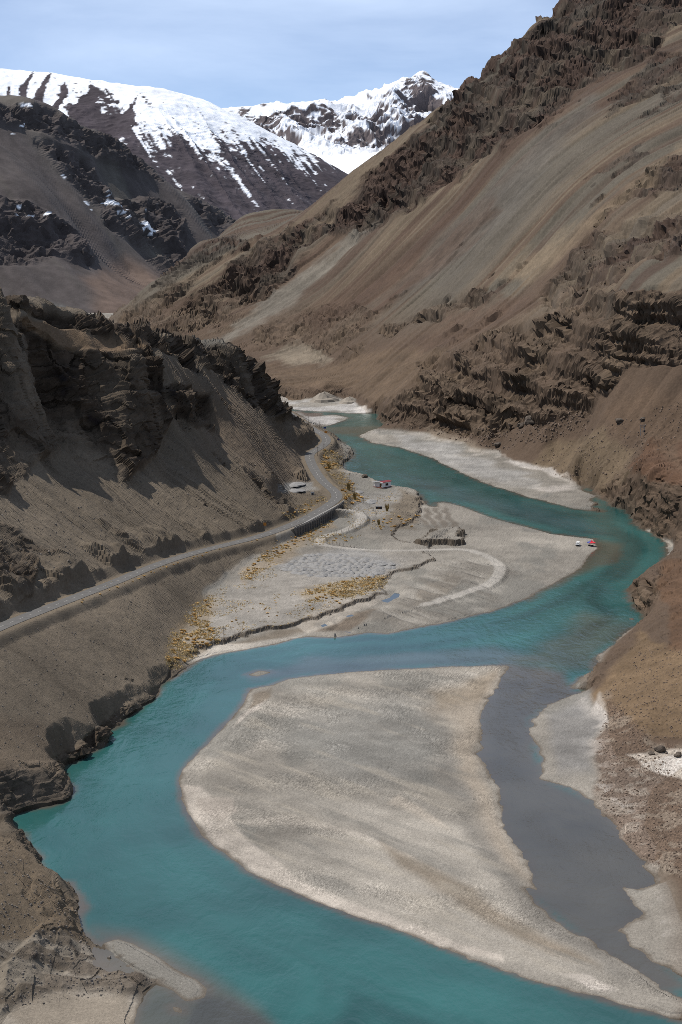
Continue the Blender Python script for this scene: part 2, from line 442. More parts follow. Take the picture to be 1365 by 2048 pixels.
# ------------------------------------------------------------------ control points of the hills
CPZ = [  # pixel, height
    (600, 985, 8.8), (575, 988, 9.6), (560, 1005, 10), (610, 962, 9.2), (582, 965, 10.2), (622, 1000, 8.4), (545, 1040, 10.2),
    # left shore and near left bank
    (-200, 2150, 14), (-100, 2040, 8), (0, 2040, 3), (120, 2035, 1.2), (230, 2030, 0.5), (0, 1960, 5), (100, 1950, 2.5), (200, 1960, 1.2), (280, 1962, 1.0), (0, 1870, 9), (100, 1870, 5), (160, 1880, 2),
    (-150, 1850, 22), (0, 1790, 12), (70, 1790, 9), (130, 1785, 5), (0, 1710, 11), (40, 1690, 7), (-80, 1690, 18), (-60, 1640, 4), (-200, 1640, 16),
    (0, 1590, 9), (60, 1570, 8), (115, 1560, 6), (130, 1520, 6), (190, 1472, 5), (240, 1430, 4.5), (300, 1380, 4), (350, 1335, 3.2),
    # toe of the road embankment on the terrace
    (345, 1320, 3.4), (350, 1290, 3.6), (385, 1230, 3.5), (420, 1185, 3.2), (455, 1150, 3), (505, 1118, 2.9), (560, 1088, 2.8), (572, 1078, 2.8),
    (640, 1046, 3.4), (690, 1022, 5.5), (700, 1000, 6), (690, 975, 6), (670, 945, 6), (655, 925, 6), (690, 910, 3), (680, 895, 4.5), (668, 880, 6), (650, 860, 7), (600, 838, 6),
    # inside the flats: kept below them
    (450, 1260, 1), (600, 1150, 1), (700, 1150, 0), (850, 1180, -4), (1000, 1150, -6), (800, 1000, 1), (760, 1010, 1.5), (740, 985, 2), (900, 1050, -5), (1100, 1090, -6), (700, 1230, -2), (780, 940, -2), (600, 1290, -2),
    (800, 1300, -6), (700, 1600, -6), (500, 1500, -6), (900, 1900, -6), (400, 1900, -5), (250, 1700, -5), (1000, 1250, -6), (900, 960, -6), (1000, 1450, -6), (1100, 1700, -5), (1200, 2000, -4), (700, 2100, -6), (720, 840, -4), (650, 840, -3),
    # right near bank
    (1365, 2050, 2), (1330, 1900, 1.2), (1365, 1750, 3), (1280, 1660, 1.6), (1365, 1600, 4), (1230, 1560, 1.6), (1300, 1530, 2.2), (1365, 1520, 2.4), (1330, 1490, 4), (1200, 1440, 1), (1240, 1440, 4), (1290, 1440, 7), (1365, 1440, 8), (1230, 1390, 4.5), (1300, 1370, 9), (1365, 1360, 12), (1230, 1330, 6), (1290, 1290, 10), (1365, 1280, 14),
    (1215, 1320, 3), (1275, 1248, 3), (1330, 1230, 12), (1365, 1200, 13), (1318, 1190, 12), (1340, 1150, 12.5), (1322, 1136, 11.8), (1365, 1120, 14), (1350, 1102, 12), (1480, 1200, 18), (1480, 1400, 18), (1480, 1650, 8), (1500, 1900, 5),
    (1345, 1080, 2), 
    (1365, 935, 29), (1325, 912, 30), (1285, 890, 29), (1250, 905, 23), (1205, 940, 13), (1150, 925, 12), (1110, 900, 11), (1200, 875, 27), (1470, 950, 33), (1060, 915, 6), (1100, 940, 2), (1140, 958, 2), (1000, 900, 3), (930, 880, 4), (860, 862, 4), (800, 853, 4),
    (1200, 985, 2), (1170, 965, 2.5), (950, 915, 0.6), (850, 880, 0.6), (1080, 970, 0.6),
]
CPY = [  # pixel, distance ahead
    (-150, 600, 800), (-150, 572, 810), (-75, 608, 812), (-75, 582, 822), (0, 618, 828), (0, 593, 835), (50, 625, 858), (50, 600, 866), (95, 632, 882), (95, 610, 890), (140, 645, 900), (140, 623, 908), (180, 655, 912), (180, 633, 920), (225, 668, 925), (225, 650, 932),
    (370, 870, 927), (365, 842, 938), (365, 785, 947), (375, 735, 1040), (385, 705, 1060), (400, 684, 1075), (435, 880, 962), (428, 848, 982), (425, 788, 995), (440, 790, 1055), (435, 745, 1105), (445, 705, 1120), (450, 690, 1128),
    (500, 880, 1000), (495, 820, 1070), (490, 785, 1108), (488, 740, 1120), (482, 704, 1128), (550, 880, 1070), (535, 835, 1130), (528, 800, 1158), (518, 750, 1172), (545, 800, 1178), (590, 905, 1135), (580, 862, 1170), (556, 830, 1175), (600, 850, 1215), (612, 880, 1185),
    (1262, 938, 981), (1258, 962, 977), (1252, 985, 971), (1255, 1015, 964), (1300, 955, 945), (1300, 985, 941), (1300, 1008, 936), (1300, 1040, 932), (1335, 968, 919), (1335, 1000, 914), (1335, 1022, 908), (1330, 1060, 905), (1365, 982, 893), (1365, 1010, 889), (1365, 1035, 884), (1365, 1065, 872), (1440, 1000, 850), (1440, 1035, 842),
    (1275, 1176, 757), (1298, 1166, 752), (1272, 1200, 754),
    (800, 785, 1400), (800, 740, 1480), (800, 640, 1680), (800, 560, 1800), (800, 450, 1930), (800, 340, 2080), (800, 272, 2190),
    (900, 840, 1300), (900, 785, 1325), (900, 730, 1375), (900, 680, 1500), (900, 600, 1640), (900, 520, 1750), (900, 400, 1900), (900, 250, 2090), (900, 190, 2190),
    (1000, 860, 1235), (1000, 815, 1245), (1000, 760, 1290), (1000, 700, 1345), (1000, 640, 1470), (1000, 560, 1590), (1000, 450, 1720), (1000, 300, 1900), (1000, 150, 2120), (1000, 107, 2220),
    (1090, 860, 1170), (1090, 800, 1195), (1090, 740, 1230), (1090, 680, 1275), (1090, 600, 1440), (1090, 500, 1570), (1090, 350, 1750), (1090, 200, 1960), (1090, 60, 2200), (1068, 48, 2240),
    (1170, 840, 1150), (1170, 810, 1160), (1170, 760, 1170), (1170, 700, 1190), (1170, 620, 1245), (1170, 560, 1350), (1170, 450, 1530), (1170, 300, 1740), (1170, 150, 2000), (1170, 0, 2290), (1130, 0, 2300),
    (1260, 840, 1090), (1260, 780, 1110), (1260, 725, 1125), (1260, 660, 1135), (1260, 590, 1165), (1260, 500, 1340), (1260, 350, 1580), (1260, 200, 1840), (1260, 50, 2130), (1240, -100, 2420),
    (1365, 850, 1050), (1365, 780, 1075), (1365, 700, 1100), (1365, 680, 1108), (1365, 610, 1120), (1365, 570, 1140), (1365, 450, 1310), (1365, 300, 1590), (1365, 150, 1860), (1365, 0, 2170), (1365, -150, 2480),
    (1500, 850, 1010), (1500, 700, 1070), (1500, 560, 1120), (1500, 300, 1530), (1500, 0, 2100), (1500, -200, 2450), (1700, 700, 1050), (1700, 300, 1500), (1700, -100, 2150),
    (650, 800, 1550), (650, 776, 1560), (650, 748, 1640), (650, 700, 1730), (650, 600, 1900), (650, 500, 2020), (650, 430, 2110), (650, 393, 2180),
    (720, 800, 1510), (720, 750, 1590), (720, 690, 1680), (720, 600, 1820), (720, 500, 1950), (720, 400, 2080), (715, 340, 2170),
    (530, 800, 1560), (530, 772, 1575), (530, 752, 1640), (530, 700, 1800), (530, 600, 1980), (530, 500, 2110), (540, 460, 2250), (530, 440, 2480), (530, 427, 2600), (600, 425, 2600), (600, 440, 2350),
    (460, 680, 1890), (460, 600, 2040), (460, 520, 2150), (460, 475, 2300), (480, 436, 2560), (440, 470, 2480),
    (400, 690, 1880), (400, 600, 2080), (400, 530, 2180), (400, 490, 2300),
    (300, 650, 2020), (300, 600, 2140), (300, 572, 2200), (240, 660, 2080), (236, 634, 2180),
    # behind the crest the ground falls away again
]
BACK = [((-330, 500), 870, 140), ((-330, 500), 1010, 80), ((-150, 560), 890, 128), ((-150, 560), 1020, 75), ((0, 592), 890, 123), ((0, 592), 1020, 75), ((95, 612), 935, 114), ((95, 612), 1060, 70), ((180, 636), 965, 107), ((180, 636), 1090, 64), ((270, 664), 995, 97), ((270, 664), 1120, 56), ((340, 676), 1045, 90), ((340, 676), 1170, 50), ((400, 684), 1130, 82), ((400, 684), 1270, 40), ((450, 690), 1185, 75), ((450, 690), 1310, 35), ((482, 704), 1180, 69), ((482, 704), 1300, 30), ((520, 760), 1240, 40),
        ((1130, 0), 2700, 250), ((1000, 107), 2700, 180), ((900, 190), 2700, 100), ((800, 272), 2700, 60), ((715, 340), 2750, 20), ((650, 393), 2800, 0), ((530, 427), 2900, 60), ((600, 425), 2900, 60), ((440, 470), 2800, 40), ((400, 490), 2700, 0), ((300, 572), 2600, -20), ((236, 634), 2500, -40), ((100, 640), 2500, -40), ((0, 640), 2000, -20), ((-300, 640), 2000, -20), ((150, 640), 1700, 0), ((300, 660), 1700, 0),
        ((1240, -100), 2900, 450), ((1365, -150), 2900, 560)]

def left_pt(px, py, k):
    """point on the left hillside: height above road = k * distance from the road"""
    u, t = ray(px, py)
    Ys = np.linspace(420, 1700, 2600)
    X = u * Ys
    sd, zr, _ = dist_line(ROAD2, X, Ys, ROADZ)
    g = (zr + k * np.maximum(sd, 0)) - (CAMH + t * Ys)
    ok = (sd > 0) & (g > 0)
    i = int(np.argmax(ok)) if ok.any() else len(Ys) - 1
    return Ys[i]

LEFTK = [  # pixel, slope above the road
    (-330, 1300, .62), (-330, 1100, .62), (-330, 850, .72), (-330, 640, .78), (-330, 500, .76),
    (-150, 1200, .62), (-150, 1050, .66), (-150, 900, .70), (-150, 720, .80),
    (0, 1200, .60), (0, 1100, .66), (0, 1020, .62), (0, 930, .62), (0, 850, .70), (0, 740, .92), (0, 655, 1.04),
    (90, 1160, .55), (90, 1060, .60), (90, 960, .61), (90, 900, .62), (90, 820, .72), (90, 720, .91), (95, 675, 1.0),
    (180, 1120, .50), (180, 1030, .58), (180, 960, .60), (190, 910, .61), (185, 840, .74), (180, 760, .91), (180, 694, 1.04),
    (260, 1090, .50), (260, 1030, .56), (250, 965, .58), (265, 900, .66), (260, 800, .94), (265, 705, 1.14), (270, 682, .97), (270, 664, .995),
    (315, 1060, .5), (320, 960, .58), (320, 900, .60), (312, 830, .78), (308, 770, .92), (308, 700, 1.08), (340, 692, .95), (340, 676, .98),
    (360, 1040, .5), (370, 950, .57), (440, 1020, .5), (440, 940, .56), (500, 1030, .45), (500, 960, .54), (550, 950, .5),
]
ctrl_q, ctrl_z = [], []
QU, QV = 5.0, 2.4
def add_ctrl(P):
    ctrl_q.append((P[0] / P[1] * QU, math.log(P[1]) * QV)); ctrl_z.append(P[2])
for p in CPZ: add_ctrl(on_z(*p))
for p in CPY: add_ctrl(on_Y(*p))
for (pp, Y, z) in BACK:
    u, _ = ray(*pp); add_ctrl((u * Y, Y, z))
for i in range(0, len(ROAD3), 5): add_ctrl(ROAD3[i])
for px, py, k in LEFTK:
    Yl = left_pt(px, py, k)
    if Yl < 1690: add_ctrl(on_Y(px, py, Yl))
def emb_pt(px, py, k=.64):
    """point on the fill slope below the road"""
    u, t = ray(px, py)
    Ys = np.linspace(300, 1300, 3000)
    sd, zr, _ = dist_line(ROAD2, u * Ys, Ys, ROADZ)
    g = (zr - k * np.maximum(-sd - 5.5, 0)) - (CAMH + t * Ys)
    ok = (sd < -5.5) & (g > 0)
    return Ys[int(np.argmax(ok))]
for px, py in [(-120, 1390), (-120, 1480), (0, 1310), (0, 1370), (0, 1430), (0, 1480), (60, 1285), (60, 1350), (60, 1420), (60, 1470), (120, 1260), (120, 1320), (120, 1390), (120, 1450), (180, 1235), (180, 1290), (180, 1350), (180, 1410), (240, 1205), (240, 1260), (240, 1320), (240, 1375),
               (300, 1180), (300, 1230), (300, 1290), (300, 1340), (345, 1160), (345, 1200), (345, 1245), (400, 1132), (390, 1165), (385, 1200), (450, 1112), (440, 1135), (500, 1094), (495, 1108), (545, 1076)]:
    Ye = emb_pt(px, py, .68 if px < 330 else (.78 if px < 390 else .92)); pt = on_Y(px, py, Ye)
    if Ye > 310: add_ctrl(pt)
HILL = RBF(ctrl_q, ctrl_z, 0.012)

# lattice of signed distances (bilinear lookup)
LU = np.linspace(-0.40, 0.40, 560); LV = np.linspace(math.log(200), math.log(3000), 1300)
_gu, _gv = np.meshgrid(LU, LV, indexing='ij')
_gY = np.exp(_gv); _gX = _gu * _gY
LAT = {}
for nm, pl in (('left', LEFT), ('right', RIGHT), ('bar', BAR), ('spit', SPIT), ('spit2', SPIT2), ('spit3', SPIT3), ('thigh', THIGH)):
    LAT[nm] = sdf_poly(pl, _gX, _gY).astype(f4)
_m = (_gu < 0.08) & (_gY > 400) & (_gY < 2000)
for nm, ln, zs in (('road', ROAD2, ROADZ), ('track', TRACK2, TRACKZ)):
    d, z, s = dist_line(ln, _gX[_m], _gY[_m], zs) if nm == 'road' else dist_line(ln, _gX, _gY, zs)
    if nm == 'road':
        a = np.full(_gX.shape, -999, f4); a[_m] = d; b = np.zeros(_gX.shape, f4); b[_m] = z; c = np.zeros(_gX.shape, f4); c[_m] = s
    else: a, b, c = d.astype(f4), z.astype(f4), s.astype(f4)
    LAT[nm + '_d'], LAT[nm + '_z'], LAT[nm + '_s'] = a, b, c

def look(nm, u, v, near=False):
    A = LAT[nm]
    x = np.clip((u - LU[0]) / (LU[1] - LU[0]), 0, len(LU) - 1.001); y = np.clip((v - LV[0]) / (LV[1] - LV[0]), 0, len(LV) - 1.001)
    if near:
        return A[np.rint(x).astype(int), np.rint(y).astype(int)]
    i = x.astype(int); j = y.astype(int); fx = (x - i).astype(f4); fy = (y - j).astype(f4)
    return (A[i, j] * (1 - fx) + A[i + 1, j] * fx) * (1 - fy) + (A[i, j + 1] * (1 - fx) + A[i + 1, j + 1] * fx) * fy

def base_height(u, v):
    """large shape of the valley: hills, banks, flats, bars, river bed, road bench"""
    Y = np.exp(v); X = u * Y
    S = {k: look(k, u, v) for k in ('left', 'right', 'bar', 'spit', 'spit2', 'spit3', 'thigh', 'road_d', 'track_d')}
    rz = look('road_z', u, v, True); tz = look('track_z', u, v, True); S['road_s'] = look('road_s', u, v, True); S['track_s'] = look('track_s', u, v, True)
    S['rz'] = rz
    w = fbm2(X, Y, 1 / 14.0, 4, 3) * 1.1
    hill = HILL(u * QU, v * QV)
    rag = fbm2(X, Y, 1 / 4.5, 3, 5) * .7
    bank = S['left'] + 0 * X
    rocky = sstep(1.5, 5, hill)
    sh = np.maximum.reduce([S['left'] + w * (0.5 + 1.6 * rocky) + rag * .5, S['right'] + w * (0.5 + 1.6 * rocky) + rag * 1.3, S['bar'] + w * 0.4 + rag * np.where(X > 20, 1.3, .35), S['spit'] + w * 0.3 + 1.2, S['spit2'] + w * .2, S['spit3'] + w * .2])
    S['shore'] = sh
    # flats
    flat = 0.10 * np.clip(sh, 0, 4) + 0.028 * np.clip(sh - 4, 0, 40) + 0.25 * fbm2(X, Y, 1 / 30., 3, 9) * sstep(2, 20, sh)
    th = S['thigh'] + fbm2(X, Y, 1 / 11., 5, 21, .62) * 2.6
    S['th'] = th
    flat = flat + (3.3 + 0.8 * fbm2(X, Y, 1 / 30., 3, 31) - flat) * (.55 * sstep(-0.4, 0.9, th) + .45 * sstep(-.5, 14., th))
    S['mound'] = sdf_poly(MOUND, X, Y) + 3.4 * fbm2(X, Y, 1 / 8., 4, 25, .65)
    flat = flat + 3.0 * sstep(-.3, 2.2, S['mound']) * (1 - .75 * sstep(5, 14, S['mound']))
    S['pool'] = np.maximum.reduce([sdf_poly(p, X, Y) for p in POOLS]) + .5 * noise2(X, Y, 1 / 4., 26)
    S['hollow'] = sdf_poly(HOLLOW, X, Y) + 2 * noise2(X, Y, 1 / 9., 27)
    flat = flat - .5 * sstep(-1, 4, S['hollow'])
    flat = flat + (POOL_Z + .03 - .25 * S['pool'] - flat) * sstep(-5, -1.5, S['pool'])
    hill_l = np.where(sh > 0, hill * (0.12 + 0.88 * sstep(-.5, 5.0, sh)), 0)
    z = np.maximum(flat, hill_l)
    # soft blend where both are close
    k = 1.2
    z = z + np.where(sh > 2, k * np.exp(-np.abs(flat - hill_l) / k) * 0.25, 0)
    z = np.where(sh > 0, z, np.maximum(sh * 0.25, -3.0))
    # road bench
    rd = np.abs(S['road_d'])
    inw = (S['road_s'] > WALL_S0) & (S['road_s'] < WALL_S1) & (S['road_d'] < 0)
    z = np.where(inw & (rd > 5.6) & (rd < 16), np.minimum(z, 3.3), z)
    wr = 1 - sstep(5.2, np.where(inw, 5.9, 9.0), rd)
    z = z + (rz - 0.14 - z) * np.where((S['left'] > 0), wr, 0)
    wt = (1 - sstep(2.6, 5.0, np.abs(S['track_d']))) * (rd > 6)
    z = z + (tz - 0.12 - z) * np.where(S['left'] > 0, wt, 0)
    return X, Y, z, hill, flat, S

# ------------------------------------------------------------------ adaptive polar grid of the valley
NIN, NOUT, NR = 700, 36, 1260
uo = 0.204 + (np.linspace(0, 1, NOUT + 1)[1:] ** 1.5) * 0.17
UU = np.concatenate([-uo[::-1], np.linspace(-0.204, 0.204, NIN), uo])
NC = len(UU)
VMIN, VMAX = math.log(300), math.log(2750)
step = 4
uc = UU[::step]
vv = np.linspace(VMIN, VMAX, 1500)
gu, gv = np.meshgrid(uc, vv, indexing='ij')
X, Y, Zb, *_ = base_height(gu, gv)
_, rows = project(X, Y, Zb)
runmin = np.minimum.accumulate(rows, axis=1)
drow = -np.diff(runmin, axis=1)
inf = (runmin[:, 1:] < 2150) & (runmin[:, 1:] > -60)
dv = vv[1] - vv[0]
ds = np.where(inf, drow, drow * 0.15) + 190 * dv
# smooth over columns
for _ in range(3):
    p = np.pad(ds, ((2, 2), (0, 0)), 'edge')
    ds = (p[:-4] + p[1:-3] + p[2:-2] + p[3:-1] + p[4:]) / 5
s = np.concatenate([np.zeros((len(uc), 1)), np.cumsum(ds, axis=1)], axis=1)
s /= s[:, -1:]
tgt = np.linspace(0, 1, NR)
vc = np.array([np.interp(tgt, s[i], vv) for i in range(len(uc))])
VV = np.empty((NC, NR))
ci = np.interp(UU, uc, np.arange(len(uc)))
i0 = np.clip(ci.astype(int), 0, len(uc) - 2); fr = (ci - i0)[:, None]
VV = vc[i0] * (1 - fr) + vc[i0 + 1] * fr
U2 = np.repeat(UU[:, None], NR, 1)
X, Y, Z, HL, FLAT, S = base_height(U2, VV)
PX, PY = project(X, Y, Z)

def normals(X, Y, Z):
    P = np.stack([X, Y, Z], -1)
    du = np.gradient(P, axis=0); dvv = np.gradient(P, axis=1)
    n = np.cross(du, dvv); n /= np.linalg.norm(n, axis=-1, keepdims=True) + 1e-9
    n[n[..., 2] < 0] *= -1
    return n

WPX = PX + 9 * fbm2(X, Y, 1 / 22., 3, 41) * 1.0
WPY = PY + 9 * fbm2(X, Y, 1 / 22., 3, 47) * 1.0
def pmask(poly, feather=6.0, warp=True):
    """soft mask of an outline traced on the ground (noise-broken edge)"""
    poly = np.asarray(poly, float)
    x0, y0 = poly.min(0) - 40; x1, y1 = poly.max(0) + 40
    A, B = (WPX, WPY) if warp else (PX, PY)
    m = (A > x0) & (A < x1) & (B > y0) & (B < y1)
    r = np.zeros(PX.shape, f4)
    if m.any():
        r[m] = sstep(-feather, feather, sdf_poly(poly, A[m], B[m]))
    return r

hilly = sstep(0.3, 2.5, HL - FLAT) * (S['shore'] > 0)
isleft = (S['left'] > S['right'])
rightside = ~isleft & (S['bar'] < -2) & (S['shore'] > 0)

ROCK_R = [
    ([(895, 185), (1000, 100), (1130, -10), (1900, -60), (1900, 20), (1365, 50), (1300, 105), (1262, 120), (1215, 150), (1165, 165), (1140, 190), (1062, 255), (1000, 300), (960, 318), (905, 365), (850, 402), (800, 425), (760, 445), (700, 478), (650, 470), (690, 400), (760, 330), (850, 250)], 1.0),
    ([(1205, 238), (1250, 180), (1310, 110), (1700, 60), (1700, 115), (1290, 190), (1215, 242)], 1.),
    ([(1335, 185), (1700, 150), (1700, 180), (1340, 200)], .7),
    ([(1188, 448), (1240, 395), (1300, 340), (1700, 275), (1700, 330), (1280, 392), (1215, 436), (1190, 455)], 1.),
    ([(1090, 580), (1130, 520), (1190, 470), (1290, 420), (1700, 380), (1700, 480), (1290, 520), (1230, 560), (1160, 600), (1100, 640)], .6),
    ([(755, 835), (790, 790), (830, 765), (840, 720), (940, 695), (1000, 662), (1080, 640), (1170, 600), (1260, 575), (1900, 555), (1900, 675), (1260, 735), (1200, 780), (1172, 828), (1050, 842), (990, 875), (900, 865), (800, 852)], 1.0),
    ([(760, 655), (860, 622), (960, 580), (1000, 588), (880, 640), (770, 672)], .95),
    ([(500, 690), (520, 655), (590, 610), (700, 606), (760, 622), (720, 665), (640, 720), (590, 690)], .85),
    ([(640, 735), (700, 700), (740, 695), (700, 735)], .7),
    ([(225, 640), (300, 570), (380, 500), (470, 470), (500, 495), (420, 530), (330, 620), (290, 660)], .9),
    ([(290, 665), (380, 600), (440, 560), (500, 490), (600, 445), (700, 400), (720, 430), (640, 480), (590, 540), (540, 600), (480, 610), (440, 640), (340, 685)], .9),
    ([(800, 300), (850, 255), (870, 290), (780, 380), (700, 440), (640, 470), (600, 480), (640, 430), (720, 350)], .55),
    ([(530, 765), (640, 778), (760, 790), (756, 806), (640, 803), (530, 800)], .7),
    ([(1195, 985), (1262, 942), (1300, 958), (1700, 978), (1700, 1080), (1330, 1080), (1260, 1030), (1205, 1002)], .8),
    ([(1255, 1215), (1262, 1172), (1300, 1160), (1325, 1128), (1345, 1120), (1330, 1160), (1300, 1205), (1280, 1218)], .75),
    ([(1140, 1380), (1165, 1350), (1190, 1320), (1215, 1318), (1200, 1380)], .6),
]
ROCK_L = [
    ([(-400, 700), (0, 640), (60, 645), (120, 690), (200, 696), (308, 690), (318, 760), (326, 850), (300, 915), (250, 965), (215, 925), (150, 930), (100, 905), (40, 960), (0, 990), (-400, 1100)], 1.0),
    ([(318, 775), (425, 782), (432, 868), (385, 862), (325, 825)], 1.0),
    ([(-400, 540), (0, 586), (120, 620), (200, 632), (300, 664), (480, 684), (505, 720), (550, 800), (600, 850), (570, 842), (510, 808), (450, 765), (380, 725), (330, 705), (290, 690), (180, 656), (80, 634), (0, 618), (-400, 590)], 1.0),
    ([(-100, 1000), (30, 1060), (80, 1120), (60, 1195), (0, 1238), (-100, 1270)], .9),
    ([(80, 1160), (120, 1140), (150, 1160), (140, 1195), (95, 1200)], .6),
    ([(-20, 1520), (60, 1530), (120, 1515), (170, 1480), (215, 1445), (250, 1420), (300, 1385), (330, 1350), (345, 1330), (330, 1370), (260, 1450), (140, 1540), (135, 1600), (0, 1650)], .75),
    ([(-20, 1660), (50, 1670), (100, 1735), (150, 1765), (170, 1810), (165, 1860), (200, 1890), (325, 1962), (270, 1990), (200, 1990), (100, 1995), (0, 2030), (0, 1940), (90, 1850), (40, 1760)], .55),
]
rock = np.zeros(PX.shape, f4)
for pl, a in ROCK_R: rock = np.maximum(rock, pmask(pl, 7) * a * (~isleft))
for pl, a in ROCK_L: rock = np.maximum(rock, pmask(pl, 7) * a * isleft)
rock *= sstep(0.0, 1.2, np.maximum(HL, 0)) * (S['shore'] > 0)
patch = fbm2(X, Y, 1 / 35., 4, 61)
rock = np.clip(rock * (0.85 + 0.55 * patch), 0, 1)
_oc = noise2a((0.30 * X + 0.953 * Y) / 17., (0.953 * X - 0.30 * Y) / 85., 17) + .35 * noise2(X, Y, 1 / 7., 18)
outc = isleft * hilly * sstep(.50, .68, _oc) * sstep(-.25, .25, fbm2(X, Y, 1 / 70., 2, 19)) * sstep(10, 22, S['road_d'])
_oc2 = noise2a((-.45 * X + .89 * Y) / 26., (.89 * X + .45 * Y) / 60., 27) + .4 * noise2(X, Y, 1 / 9., 28)
outc = np.maximum(outc, (~isleft) * hilly * sstep(.62, .78, _oc2) * sstep(.0, .35, fbm2(X, Y, 1 / 110., 2, 29)) * (Z > 25))
bedded = rock.copy()
rock = np.maximum(rock, .6 * outc)
rdist = np.abs(S['road_d'])
awayroad = np.where(isleft, sstep(5.5, 10.0, rdist), 1.0)
rock *= awayroad

# ---- contour-wise coordinate for runnels and talus streaks
cR = -0.45 * X + 0.89 * Y + 7 * fbm2(X, Y, 1 / 120., 3, 65); dR = 0.89 * X + 0.45 * Y
cL = 0.30 * X + 0.953 * Y; dL = 0.953 * X - 0.30 * Y
cc = np.where(isleft, cL, cR); dd = np.where(isleft, dL, dR)

blf = np.maximum.reduce([pmask(ROCK_R[5][0], 14), .8 * pmask(ROCK_R[4][0], 12), .8 * pmask(ROCK_R[6][0], 10), .9 * pmask(ROCK_R[3][0], 8)]) * (~isleft) * sstep(3, 10, Z)
upb = np.maximum(pmask(ROCK_R[0][0], 12), pmask(ROCK_R[10][0], 12)) * (~isleft)
for msk, hh, stg, tl in ((blf, 19.0, .85, .04), (upb, 34.0, .55, .22)):
    q = (Z + tl * X + 5 * fbm2(X, Y, 1 / 45., 4, 161) * hh / 20) / hh
    fq = q - np.floor(q)
    Z = Z + msk * stg * hh * (sstep(.50, .80, fq) - fq)
N = normals(X, Y, Z)
m = rock > 0.02
def ridged(x, y, z, sc, seed): return 1 - 2 * np.abs(noise3(x, y, z, sc, seed))
x, y, z = X[m], Y[m], Z[m]
hi_ = sstep(600, 500, PY[m])
tilt = np.where(isleft[m], 0.06 * x + .03 * y, (.05 + .25 * hi_) * x - (.02 + .10 * hi_) * y)
zz = (z + tilt)
lf = isleft[m]
vz = np.where(lf, .30, .45)
r = np.where(lf, 5.5, 3.8) * noise3(x, y, z * .6, 1 / 44., 1) + np.where(lf, 4.0, 2.6) * ridged(x, y, z * vz, 1 / 21., 2) + np.where(lf, 1.8, 1.3) * ridged(x, y, z * vz, 1 / 9.5, 3) + .6 * ridged(x, y, zz * 1.1, 1 / 4.4, 4) + 0.5 * (1 - sstep(600, 950, y)) * noise3(x, y, zz * 1.5, 1 / 2., 5)
wz = zz + 2.2 * noise3(x, y, z * .3, 1 / 34., 6) + .8 * noise3(x, y, z * .3, 1 / 9., 16)
gate = np.clip(.9 + .9 * noise3(x, y, z, 1 / 40., 7), .4, 1.4)
for per, am in ((16.0, 5.6), (6.3, 2.9), (2.9, 1.1)):
    saw = wz / per - np.floor(wz / per)
    r += am * (saw - .5) * (1 - sstep(.88, 1., saw)) * gate * sstep(.1, .5, bedded[m]) * np.where(lf, .75, 1.0)
r += np.where(lf, 2.4, 1.7) * cell3(x, y, zz * 1.3, 1 / 15., 1) + .95 * cell3(x, y, zz * 1.5, 1 / 6.5, 2)
nr_ = 1 - sstep(520, 640, Y[m])
r = np.where(nr_ > 0, r + nr_ * (1.6 * ridged(x * .45 + y * .3, y, zz, 1 / 5.5, 95) + 1.1 * ridged(x * .6, y, zz, 1 / 2.4, 96) + .6 * noise3(x, y, zz, 1 / 1.1, 97)), r)
near = np.clip(Y[m] / 900, .35, 1.15)
disp = np.zeros(PX.shape); disp[m] = (r - 2.2) * rock[m] * near

talus = hilly * (1 - rock)
emb = isleft & (S['road_d'] < 0)
runn = noise2a(cc / 16., dd / 130., 5) * np.where(emb, .35, 1.4) + noise2a(cc / 5.5, dd / 60., 6) * .75 + noise2a(cc / 2.4, dd / 34., 7) * np.where(isleft, .35 * (1 - sstep(560, 700, Y)), .08)
runn += np.where(isleft & ~emb, 1.0, .35) * (1 - .7 * sstep(860, 980, Y)) * (-1.3 * np.maximum(0, 1 - 1.9 * np.abs(noise2a(cc / 8., dd / 90., 35) + .2 * noise2a(cc / 3., dd / 25., 36))))
runn += np.minimum(0, noise2a(cc / 9., dd / 70., 15) + .35) * 2.2 * sstep(-.1, .35, fbm2(X, Y, 1 / 60., 2, 77))
disp += runn * talus * np.where(isleft, np.where(emb, .4, 1.0), 0.75) * sstep(0.5, 9, Z) * awayroad * np.clip(Y / 800, .4, 1.3)
disp += talus * (~isleft) * (noise2a(cR / 45., dR / 400., 75) * 3.0 - 1.6 * np.maximum(0, 1 - 3 * np.abs(noise2a(cR / 18., dR / 260., 76)))) * sstep(4, 30, Z)
disp += talus * (np.where(isleft, .28, .12) * fbm2(X, Y, 1 / 4.5, 3, 71)) * awayroad * np.clip(Y / 900, .4, 1.3)
# scarps cut above the road
cut = sstep(0.05, 0.30, noise2(S['road_s'], 0 * X, 1 / 22., 3) + .15 * noise2(X, Y, 1 / 6., 8))
cutz = cut * isleft * (S['road_d'] > 0) * sstep(7.5, 9.5, S['road_d']) * (1 - sstep(11, 26, S['road_d']))
Z2 = Z + cutz * 4.5 * (0.8 + 0.5 * noise2(X, Y, 1 / 5., 12))
X = X + N[..., 0] * disp; Y = Y + N[..., 1] * disp; Z = Z2 + N[..., 2] * disp
# stones: small white jitter everywhere on dry land
dry = (S['shore'] > 0.2)
jit = RNG.normal(0, 1, Z.shape)
onroad = (rdist < 8) & isleft
Z = Z + jit * np.where(dry & ~onroad, np.where(hilly > .5, np.where(isleft, .04, .02), 0.03) * np.clip(Y / 900, .35, 1.6), 0)
